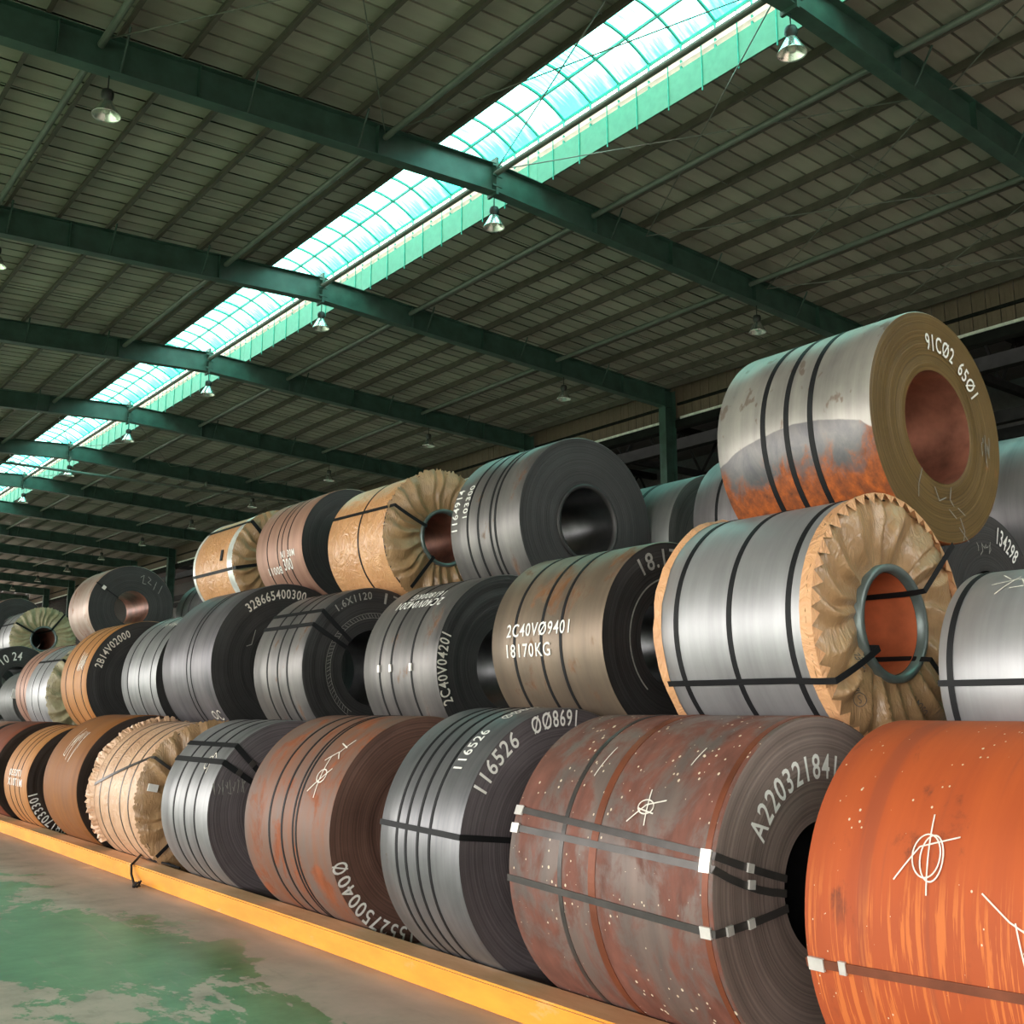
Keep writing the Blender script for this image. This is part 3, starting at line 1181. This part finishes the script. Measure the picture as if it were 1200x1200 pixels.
def inner_ring(c, ro, ri, mat, proud=0.008, name='inner_ring'):
    hw = c['w'] / 2
    R = c['R']
    f = c.get('faceoff', 0.0)
    yo = -hw - min(f, 0.03) - proud
    st = [(ro * R, -hw + 0.01), (ro * R, yo), ((ro * 0.6 + ri * 0.4) * R, yo - 0.004), (ri * R, yo), (ri * R, -hw + 0.03)]
    vs, fs = tube_surface(st)
    return add_part(c, name, vs, fs, mat, True)


# ------------------------------------------------------------------ floor row
G1, G2, G3 = 'coils of the floor row along the kerb', 'coils of the middle tier', 'coils of the top tier'

A = coil((4.422, 0.787, 0.787, 2.788, 1.30), 'orange_rust', 'brown', 'bright orange rusted coil at the right edge of the floor row', 0.4, None, group=G1)
sA = cross_strap(A, -100, -96, 0.035, M_strap_brown)
scribble(A, [arc(0, 0, 0.055, 0.08, 100, 470, 30), [(0.0, 0.16), (0.015, -0.14)], [(-0.12, -0.1), (-0.03, 0.03), (0.12, 0.08)]], 2.274, -67, width=0.006)
scribble(A, [arc(0.01, 0.0, 0.045, 0.085, 60, 440, 26)], 2.262, -67.5, width=0.006)
scribble(A, [[(-0.1, 0.1), (0.0, 0.02), (0.12, -0.04)], [(0.02, 0.02), (0.05, -0.13)]], 1.95, -82, width=0.006)
clip(A, -100, 2.74, None, (0.07, 0.05), under=sA)
clip(A, -99.6, 2.62, None, (0.03, 0.05), under=sA)

B = coil((4.425, 0.796, 0.796, 4.687, 3.262), 'mottled', 'brown_grey', 'wide mottled brown coil with white paint flecks and paired cross straps', 0.385, None, [(4.268, 0.03, M_strap_grey), (4.03, 0.05, M_strap_brown), (3.30, 0.035, M_strap_brown)], group=G1)
sB1 = cross_strap(B, -68, -75.5, 0.034, M_strap_grey, face_phi=-78)
sB2 = cross_strap(B, -75, -79.5, 0.034, M_strap_grey, face_phi=-90)
sB3 = cross_strap(B, -93.5, -98.5, 0.034, M_strap_grey, face_phi=-102)
for ph, Y, sb in ((-75.5, 3.30, sB1), (-79, 3.30, sB2), (-98.4, 3.30, sB3), (-68.5, 4.65, sB1), (-75.2, 4.65, sB2)):
    clip(B, ph, Y, None, (0.06, 0.05), under=sb)
for ph, r, sb in ((-76.5, 0.72, sB1), (-83.5, 0.70, sB2), (-100, 0.72, sB3), (-99, 0.9, sB3)):
    clip(B, ph, None, r, (0.04, 0.04), under=sb)
face_text(B, 'A220321841', -63, 13, 0.70, 0.12, M_paint)
scribble(B, [arc(0, 0.01, 0.05, 0.035, 0, 390, 26), [(0.0, 0.10), (0.02, -0.08)], [(-0.1, -0.07), (0.0, 0.02), (0.12, 0.05)], [(-0.05, 0.0), (0.06, -0.02)]], 3.735, -63, width=0.007)
scribble(B, [[(0, 0.1), (-0.03, -0.1)], [(0.6, 0.12), (0.58, 0.0)]], 4.15, -45, width=0.006, mat=M_chalk)

C = coil((4.432, 0.817, 0.817, 5.987, 5.133), 'dark_silver', 'purple', 'dark silver coil marked 116526 008691 on both wrap and end face', 0.40, None, [5.792, 5.687, 5.558, 5.432], 0.024, group=G1)
cross_strap(C, -82, -83.5, 0.034)
face_text(C, '116526', -63, -32, 0.925, 0.105)
face_text(C, '\u00d8\u00d88691', -22, 6, 0.925, 0.105)
body_text(C, '116526', 5.30, 5.39, -56, -34, 'circ')
body_text(C, '\u00d8\u00d88691', 5.30, 5.39, -24, -2, 'circ')

D = coil((4.423, 0.788, 0.788, 8.052, 6.688), 'red_brown', 'brown', 'reddish brown floor coil with number along its lower end face', 0.40, None, [7.608, 7.401, (7.225, 0.022), (7.175, 0.022)], 0.026, group=G1)
face_text(D, '1552750040', -172, -113, 0.93, 0.105)
face_text(D, '\u00d8', -111, -105, 0.93, 0.12)
scribble(D, [[(-0.02, 0.16), (0.0, -0.16)], arc(0.0, 0.0, 0.06, 0.05, 0, 360, 16), [(-0.12, -0.12), (0.1, 0.06)], [(-0.08, 0.12), (0.04, 0.2), (0.1, 0.14)], [(0.05, 0.2), (0.12, 0.32)], [(-0.02, 0.28), (0.1, 0.24)]], 6.98, -62, width=0.010)

E = coil((4.415, 0.765, 0.765, 9.891, 8.831), 'grey_silver', 'purple', 'narrow grey silver floor coil with two straps over its shoulder', 0.42, None, [9.58, 9.326, 9.101], 0.028, group=G1)
sE1 = cross_strap(E, -57, -57, 0.05, M_strap)
sE2 = cross_strap(E, -44, -44, 0.05, M_strap)
clip(E, -57, None, 0.78, (0.05, 0.05), M_strap_grey, under=sE1)
clip(E, -44, None, 0.72, (0.05, 0.05), M_strap_grey, under=sE2)
scribble(E, random_scrawl(3, 0.3, 0.14, 9), on='face', phi=-70, r=0.8, width=0.006, mat=M_chalk_dim)
scribble(E, [arc(0, 0, 0.05, 0.06, 0, 300, 14), [(0.06, -0.1), (0.02, 0.1), (0.1, 0.05)]], 9.12, -58, width=0.01, mat=M_chalk)

Fc = coil((4.409, 0.746, 0.746, 11.983, 10.574), M_kraft, 'sepia', 'kraft paper wrapped coil in the floor row near the loose strap', 0.42, M_bore_dark, [11.704, 11.418, 11.068, 10.821], 0.026, M_strap_grey, group=G1)
pleated(Fc, M_kraft_face, 0.41 * 0.746, 11, 0.05, 20, 0.03)
inner_ring(Fc, 0.44, 0.40, M_ring)
cross_strap(Fc, -84, -56, 0.03, M_strap_grey, face_phi=-57)
cross_strap(Fc, -133, -133, 0.034, M_strap, body=False)
clip(Fc, -78, None, 0.86, (0.10, 0.07), M_label, 'paper_label')
# crumpled paper frill along the far rim
q = random.Random(5)
vs, fs = [], []
NF = 90
for k in range(NF):
    ph = -130 + 150 * k / (NF - 1)
    vs.append(tuple(P(ph, 0.746 + 0.003, 1.409 / 2 - 0.10)))
    vs.append(tuple(P(ph + q.uniform(-1, 1), 0.746 + 0.02 + 0.045 * q.random(), 1.409 / 2 - 0.03 + q.uniform(-0.03, 0.03))))
    vs.append(tuple(P(ph + q.uniform(-1.5, 1.5), 0.746 + 0.01 + 0.05 * q.random(), 1.409 / 2 + 0.02 + 0.03 * q.random())))
for k in range(NF - 1):
    for j in range(2):
        fs.append((3 * k + j, 3 * k + j + 1, 3 * k + j + 4, 3 * k + j + 3))
add_part(Fc, 'paper_frill', vs, fs, M_kraft, False)

Gc = coil((4.42, 0.781, 0.781, 13.778, 12.46), 'rust', 'sepia', 'plain rust brown floor coil between the paper wrapped and tan ones', 0.40, None, group=G1)
scribble(Gc, random_scrawl(8, 0.35, 0.5, 5), 13.1, -55, width=0.012, mat=M_chalk)
H = coil((4.396, 0.708, 0.708, 15.88, 14.734), 'tan', 'sepia', 'small tan floor coil with white stencil block on its wrap', 0.40, None, [15.556, 15.30, 15.075], 0.022, group=G1)
face_text(H, 'A8817033301', -172, -103, 0.90, 0.115)
body_text(H, '170330', 15.05, 15.62, -85, -78, 'axial')
body_text(H, 'M1701X', 14.95, 15.65, -95, -87, 'axial')
I_ = coil((4.402, 0.725, 0.725, 17.72, 16.49), 'dull_red', 'sepia', 'dark red brown floor coil at left edge, behind the small tan one', 0.4, None, group=G1)
J_ = coil((4.40, 0.72, 0.72, 19.946, 18.13), 'pink_brown', 'black', 'farthest floor coil showing only its top at the left edge', 0.4, None, group=G1)
coil((4.40, 0.72, 0.72, 21.6, 20.2), 'rust', 'black', 'rust brown floor coil beyond the left edge of view', 0.4, group=G1)
coil((4.40, 0.72, 0.72, 24.5, 22.6), 'tan', 'black', 'tan floor coil beyond the left edge, standing alone further back', 0.4, group=G1)
coil((4.40, 0.72, 0.72, 27.2, 25.3), 'red_brown', 'black', 'last reddish floor coil at the distant end of the row', 0.4, group=G1)

# ------------------------------------------------------------------ middle tier
a = coil((5.298, 1.777, 0.534, 2.805, 1.40), 'bright', 'grey', 'bright silver coil cut off by the right edge, middle tier', 0.45, None, [2.745], 0.03, group=G2)
cross_strap(a, -93.5, -93.5, 0.03)
scribble(a, [[(-0.1, 0.02), (0.0, 0.05), (0.1, 0.06)], [(-0.06, -0.06), (0.02, 0.08)], [(0, -0.02), (0.14, 0.0)], [(0.04, 0.05), (0.1, -0.06)], [(-0.08, 0.12), (-0.02, 0.06)]], 2.52, -38, width=0.006)

b = coil((5.182, 2.082, 0.696, 4.383, 3.323), 'bright', 'sepia', 'bright silver coil with pleated brown paper end and grey ring', 0.40, M_bore_orange, [4.235, 3.844, 3.449], 0.034, group=G2)
pleated(b, M_kraft_face, 0.462 * 0.696, 21, 0.075, 19, 0.012)
inner_ring(b, 0.462, 0.405, M_ring, 0.014)
paper_print(b, oval_shape(), -139, 0.78, 10, 0.085, 0.075)
paper_print(b, glyphs('BAOSTEEL'), -127, 0.64, 84, 0.20, 0.035)
paper_print(b, glyphs('BAOSO'), 155, 0.70, -45, 0.13, 0.035)
b['rim'] = 0.016
cross_strap(b, -116.5, -116.5, 0.034, face_phi=-120, rin=0.42 * 0.696)
cross_strap(b, 49, 49, 0.034, body=False, rin=0.40 * 0.696)
cross_strap(b, 131, 131, 0.034, body=False, rin=0.42 * 0.696)
hw = b['w'] / 2
# paper edging with teeth folded over the near rim, and a narrow one at the far rim
q = random.Random(31)
vs, fs = [], []
NTE = 46
for k in range(NTE):
    p0, p1 = 360 * k / NTE, 360 * (k + 1) / NTE
    i = len(vs)
    vs += [tuple(P(p0, 0.701, -hw + 0.055)), tuple(P(p1, 0.701, -hw + 0.055)), tuple(P(p1, 0.716, -hw - 0.03)), tuple(P(p0, 0.716, -hw - 0.03))]
    fs.append((i, i + 1, i + 2, i + 3))
    i = len(vs)
    t = 0.4 + 0.3 * q.random()
    vs += [tuple(P(p0, 0.716, -hw - 0.03)), tuple(P(p1, 0.716, -hw - 0.03)), tuple(P(p0 + (p1 - p0) * t, 0.706 - 0.035 - 0.03 * q.random(), -hw - 0.045))]
    fs.append((i, i + 1, i + 2))
add_part(b, 'paper_edging', vs, fs, M_kraft_edge, False)
vs, fs = [], []
for k in range(60):
    ph = -180 + 6 * k
    vs += [tuple(P(ph, 0.700, hw - 0.03 - 0.012 * q.random())), tuple(P(ph, 0.705 + 0.02 * q.random(), hw + 0.012))]
for k in range(60):
    j = (k + 1) % 60
    fs.append((2 * k, 2 * j, 2 * j + 1, 2 * k + 1))
add_part(b, 'paper_edging', vs, fs, M_kraft_edge, False)

c = coil((5.213, 2.07, 0.661, 6.077, 4.933), 'brown_grey', 'black', 'brown grey coil marked 2C40V09401 18170KG on its wrap', 0.48, None, [5.815, 5.525, 5.325], 0.026, group=G2)
body_text(c, '2C40V\u00d89401', 5.90, 5.24, -86.5, -78.5)
body_text(c, '18170KG', 5.90, 5.43, -98.5, -90.5)
face_text(c, '18.17', -34, 4, 0.84, 0.12, M_chalk_dim)
scribble(c, [arc(0, 0, 0.42, 0.42, 100, 230, 30)], on='face', phi=0, r=0.0, width=0.010, mat=M_chalk_dim)

d = coil((5.41, 1.971, 0.752, 8.043, 6.937), 'grey_dark', 'black', 'grey coil with upside down 2C40V04201 marking and clipped straps', 0.48, None, [7.776, 7.595, 7.288], 0.024, group=G2)
body_text(d, '2C40V04201', 7.16, 7.83, -43, -50)
body_text(d, '161800KG', 7.24, 7.72, -35, -41.5)
for n, Y in enumerate((7.776, 7.595, 7.288)):
    clip(d, -91, Y, None, (0.03, 0.06), under=d['straps'][n])
face_text(d, '2C40V04201', -116, -70, 0.93, 0.095, M_chalk)

e = coil((5.395, 2.023, 0.784, 10.153, 9.108), 'grey_dark', 'black', 'grey middle tier coil with two straps into its open bore', 0.47, None, [9.838, 9.608, 9.405], 0.026, group=G2)
cross_strap(e, -60, -60, 0.042)
cross_strap(e, -48, -48, 0.042)
face_text(e, '1.6X1120', -38, -4, 0.90, 0.075, M_chalk_dim)
face_text(e, '17', 8, 24, 0.88, 0.11, M_chalk_dim)
for k, rr in enumerate((0.62, 0.68)):
    scribble(e, [arc(0, 0, rr * 0.784, rr * 0.784, 60, 240, 40)], on='face', phi=0, r=0.0, width=0.004, mat=M_chalk_dim)
scribble(e, [[(0.62 * 0.784 * cos(radians(t)) , 0.62 * 0.784 * sin(radians(t))), (0.67 * 0.784 * cos(radians(t + 2.4)), 0.67 * 0.784 * sin(radians(t + 2.4)))] for t in [70 + 2.6 * k + 1.6 * sin(k * 2.1) for k in range(64)]], on='face', phi=0, r=0.0, width=0.004, mat=M_chalk_dim)

f = coil((5.377, 2.118, 0.895, 12.365, 10.945), 'slate', 'black', 'large slate grey coil with number curving over its black end', 0.36, None, [11.614, 11.50], 0.022, group=G2)
face_text(f, '328665400300', -41, 14, 0.87, 0.105, M_chalk)
scribble(f, [[(0, 0.08), (-0.04, -0.08), (-0.1, -0.1)]], on='face', phi=-55, r=0.55, width=0.008, mat=M_chalk_dim)
scribble(f, [arc(0, 0, 0.05, 0.05, 0, 360, 12), arc(0.14, 0, 0.05, 0.06, 30, 330, 12)], 11.2, -128, width=0.012)

g = coil((5.42, 2.032, 0.82, 14.147, 12.901), 'grey_silver', 'black', 'silver grey coil left of the large slate one, middle tier', 0.38, None, [13.908, 13.489, 13.073], 0.022, group=G2)
scribble(g, random_scrawl(19, 0.5, 0.12, 7), 13.3, -38, width=0.012)
h = coil((5.19, 2.016, 0.823, 16.039, 14.861), 'tan', 'black', 'tan rusty coil marked 2B14V02000 around its black end', 0.40, None, [15.792, 15.426, 15.074], 0.022, group=G2)
face_text(h, '2B14V02000', -76, -24, 0.85, 0.105, M_chalk)
scribble(h, random_scrawl(23, 0.3, 0.3, 7), 15.2, -72, width=0.014)
i1 = coil((5.42, 1.882, 0.816, 18.868, 17.604), 'bright', 'sepia', 'silver coil with pleated paper end, next left of the tan one', 0.4, M_bore_orange, [18.5, 18.1], 0.022, group=G2)
pleated(i1, M_kraft_olive, 0.4 * 0.816, 41, 0.09, 22, 0.02)
cross_strap(i1, -52, -52, 0.04, body=True)
i2 = coil((5.42, 1.958, 0.758, 19.801, 18.898), 'pink_brown', 'black', 'pinkish brown middle coil directly behind the silver paper ended one', 0.4, None, [19.5, 19.25], 0.022, group=G2)
j = coil((5.204, 1.81, 0.508, 21.201, 20.101), 'mid_grey', 'grey', 'small grey coil with white square label at the left edge', 0.3, None, group=G2)
clip(j, -80, None, 0.9, (0.16, 0.16), M_label, 'paper_label')
k_ = coil((5.42, 2.2, 0.68, 24.3, 23.0), 'slate', 'black', 'black ended coil marked 10 24 at the left edge', 0.4, None, group=G2)
face_text(k_, '10 24', -42, 8, 0.70, 0.17)
coil((5.42, 2.1, 0.72, 27.2, 25.0), 'slate', 'black', 'slate coil farthest along the middle tier, mostly out of view', 0.4, None, group=G2)

# ------------------------------------------------------------------ top tier
al = coil((5.888, 3.308, 0.718, 4.475, 3.348), 'half_rust', 'olive', 'topmost coil half covered in orange rust, marked 91C02 6501', 0.49, M_bore_rust, [4.102, 3.925, 3.75], 0.036, group=G3)
face_text(al, '91C\u00d82', -9, 25, 0.74, 0.11)
face_text(al, '65\u00d81', 33, 59, 0.73, 0.11)
scribble(al, [[(0.0, 0.1), (-0.05, 0.0), (-0.06, -0.08)], [(0.12, 0.0), (0.16, -0.08), (0.24, -0.05)], [(0.3, 0.02), (0.28, -0.06), (0.32, -0.1)], [(0.26, -0.12), (0.34, -0.17)], [(0.36, -0.1), (0.44, -0.14)], [(0.38, -0.16), (0.42, -0.24), (0.40, -0.3)], [(0.36, -0.22), (0.46, -0.3)]], on='face', phi=-150, r=0.62, width=0.006, mat=M_chalk_dim)
scribble(al, random_scrawl(77, 0.1, 0.28, 5), on='face', phi=100, r=0.75, width=0.005, mat=M_chalk_dim)

be = coil((6.264, 3.243, 0.78, 7.953, 6.943), 'grey_dark', 'black', 'dark grey top coil with number column and four thin straps', 0.42, None, [7.688, 7.53, 7.35, 7.278], 0.026, group=G3)
inner_ring(be, 0.46, 0.415, F_['black'], 0.012, 'bore_lip')
body_text(be, '1164914', 7.84, 7.93, -92, -62, 'circ')
body_text(be, '103300', 7.70, 7.77, -84, -60, 'circ')
scribble(be, [arc(0, 0, 0.05, 0.09, 60, 330, 14), [(0.08, 0.02), (0.12, -0.06)]], on='face', phi=-140, r=0.78, width=0.008, mat=M_chalk_dim)

ga = coil((6.05, 3.341, 0.688, 10.08, 8.896), M_kraft_gold, 'sepia', 'golden kraft paper wrapped top coil with gathered paper end', 0.40, M_bore_rust, [9.435, (8.93, 0.024)], 0.026, group=G3)
pleated(ga, M_kraft_face, 0.42 * 0.688, 51, 0.06, 22, 0.035)
inner_ring(ga, 0.43, 0.38, M_ring)
cross_strap(ga, -66, -68, 0.034, face_phi=-72)
cross_strap(ga, -141, -141, 0.034, body=False)
de = coil((6.1, 3.505, 0.67, 12.029, 10.838), 'pink_brown', 'black', 'pinkish brown top coil between the golden and tan paper ones', 0.40, None, [11.72, 11.445, (11.33, 0.014), 11.174], 0.018, group=G3)
body_text(de, '11008', 11.75, 11.40, -118, -110)
body_text(de, '300', 11.33, 11.12, -116, -104)
body_text(de, 'N1 30M', 11.36, 11.02, -103, -96)
ep = coil((6.1, 3.51, 0.674, 14.024, 12.699), M_kraft_gold, 'sepia', 'tan paper wrapped top coil with pale film edges and a belt strap', 0.40, M_bore_rust, (), group=G3)
pleated(ep, M_kraft_face, 0.42 * 0.674, 61, 0.06, 26, 0.01)
band_ring(ep, 12.80, 0.16, M_film, 'film_edge', 0.006)
band_ring(ep, 13.97, 0.07, M_film, 'film_edge', 0.006)
cross_strap(ep, -101, -101, 0.04)
cross_strap(ep, -45, -45, 0.05)
clip(ep, -84, 13.05, None, (0.06, 0.14), M_strap, 'dark_patch')
ze = coil((5.996, 3.315, 0.716, 19.26, 18.151), 'copper', 'black', 'copper stained top coil with wide black end and open bore', 0.40, M_bore_rust, (), group=G3)
sz = cross_strap(ze, -57, -57, 0.02, body=False)
clip(ze, -57, None, 0.80, (0.06, 0.06), under=sz)
scribble(ze, [[(-0.1, 0.06), (-0.04, 0.1), (-0.06, -0.04), (0.0, -0.05)], [(0.03, 0.08), (0.08, 0.03), (0.03, -0.02), (0.09, -0.06)], [(0.18, 0.0), (0.13, -0.14)], [(0.28, -0.06), (0.22, -0.2)]], on='face', phi=25, r=0.72, width=0.010, mat=M_chalk_dim)
et = coil((6.38, 3.16, 0.677, 26.24, 25.04), 'bright', 'sepia', 'silver top coil with olive pleated paper end near left edge', 0.36, M_bore_rust, [25.7], 0.03, group=G3)
pleated(et, M_kraft_olive, 0.38 * 0.677, 71, 0.07, 26, 0.03)
inner_ring(et, 0.42, 0.36, M_ring)
cross_strap(et, -62, -62, 0.04)
cross_strap(et, 35, 35, 0.04, body=False)
th = coil((6.1, 3.493, 0.66, 27.54, 26.34), 'pink_brown', 'black', 'brown top coil behind the olive paper ended one, left edge', 0.4, None, group=G3)

# ------------------------------------------------------------------ rear stack
G4 = 'coils of the rear stack'
coil((7.75, 3.27, 0.68, 6.431, 5.281), 'mauve', 'black', 'mauve grey rear coil peeking out behind the half rusted top coil', 0.4, None, [6.157], 0.03, group=G4)
coil((7.75, 3.176, 0.68, 7.89, 6.74), 'mid_grey', 'grey', 'dim grey rear coil right of the dark top coil', 0.4, None, [7.6, 7.25], 0.05, group=G4)
coil((7.6, 3.253, 0.64, 18.713, 17.563), 'slate', 'black', 'slate rear coil glimpsed left of the tan paper wrapped top coil', 0.4, None, [18.4, 18.1], 0.02, group=G4)
Sx = coil((6.95, 2.282, 0.66, 4.724, 3.674), 'slate', 'black', 'black ended rear coil marked 134298 below the top right coil', 0.4, None, group=G4)
face_text(Sx, '134298', 16, 46, 0.82, 0.125)
scribble(Sx, random_scrawl(41, 0.2, 0.12, 5), on='face', phi=-5, r=0.62, width=0.006, mat=M_chalk_dim)
coil((8.3, 3.067, 0.68, 4.495, 3.345), 'mauve', 'grey', 'grey rear coil at the right edge behind the half rusted one', 0.4, None, [4.2], 0.04, group=G4)
coil((7.0, 1.82, 0.60, 3.3, 1.7), 'slate', 'black', 'slate rear coil low behind the bright silver one at right edge', 0.4, None, group=G4)
coil((7.8, 0.76, 0.76, 4.6, 3.0), 'slate', 'black', 'slate floor coil at the back of the stack near the right edge', 0.4, None, group=G4)
coil((9.05, 1.97, 0.65, 4.6, 3.2), 'slate', 'black', 'slate coil carrying the grey rear coil at right edge from behind', 0.4, None, group=G4)
coil((9.55, 0.76, 0.76, 4.6, 3.0), 'slate', 'black', 'outermost slate floor coil behind the stack near the right edge', 0.4, None, group=G4)
HID = 'slate steel coil hidden low in the rear stack behind the front tiers'
for n, y in enumerate((4.9, 6.6, 8.3, 10.0, 11.7, 13.4, 15.1, 16.8)):
    coil((7.2, 2.0, 0.62, y + 1.45, y), 'slate', 'black', HID, 0.4, None, group='hidden coils of the rear stack')
for n in range(13):
    y = 1.3 + n * 1.75
    R2 = 0.72 if y < 16 else 0.62
    coil((6.25, R2, R2, y + 1.5, y), 'slate', 'black', HID, 0.4, None, group='hidden coils of the rear stack')

# ------------------------------------------------------------------ loose strap lying over the kerb
m = MB()
pts = [(4.06, 11.30, 0.165), (4.0, 11.22, 0.19), (3.93, 11.10, 0.20), (3.80, 10.86, 0.18), (3.70, 10.72, 0.15), (3.67, 10.62, 0.08), (3.64, 10.45, 0.02), (3.58, 10.28, 0.015)]
m.path(pts, 0.012, 6)
pts = [(3.93, 11.10, 0.20), (3.95, 10.95, 0.165), (3.93, 10.72, 0.165), (3.95, 10.45, 0.17), (4.02, 10.30, 0.14)]
m.path(pts, 0.011, 6)
for k in range(6):
    q = random.Random(90 + k)
    p = Vector((3.585, 10.24, 0.022))
    m.tube(p + Vector((q.uniform(-0.05, 0.05), q.uniform(-0.06, 0.06), 0.0)), p + Vector((q.uniform(-0.05, 0.05), q.uniform(-0.06, 0.06), q.uniform(0, 0.05))), 0.009, 5)
o = m.build('loose_strap', M_strap)
tag(o, 'loose black strap draped over the kerb with its knotted end on the floor', 'strap')
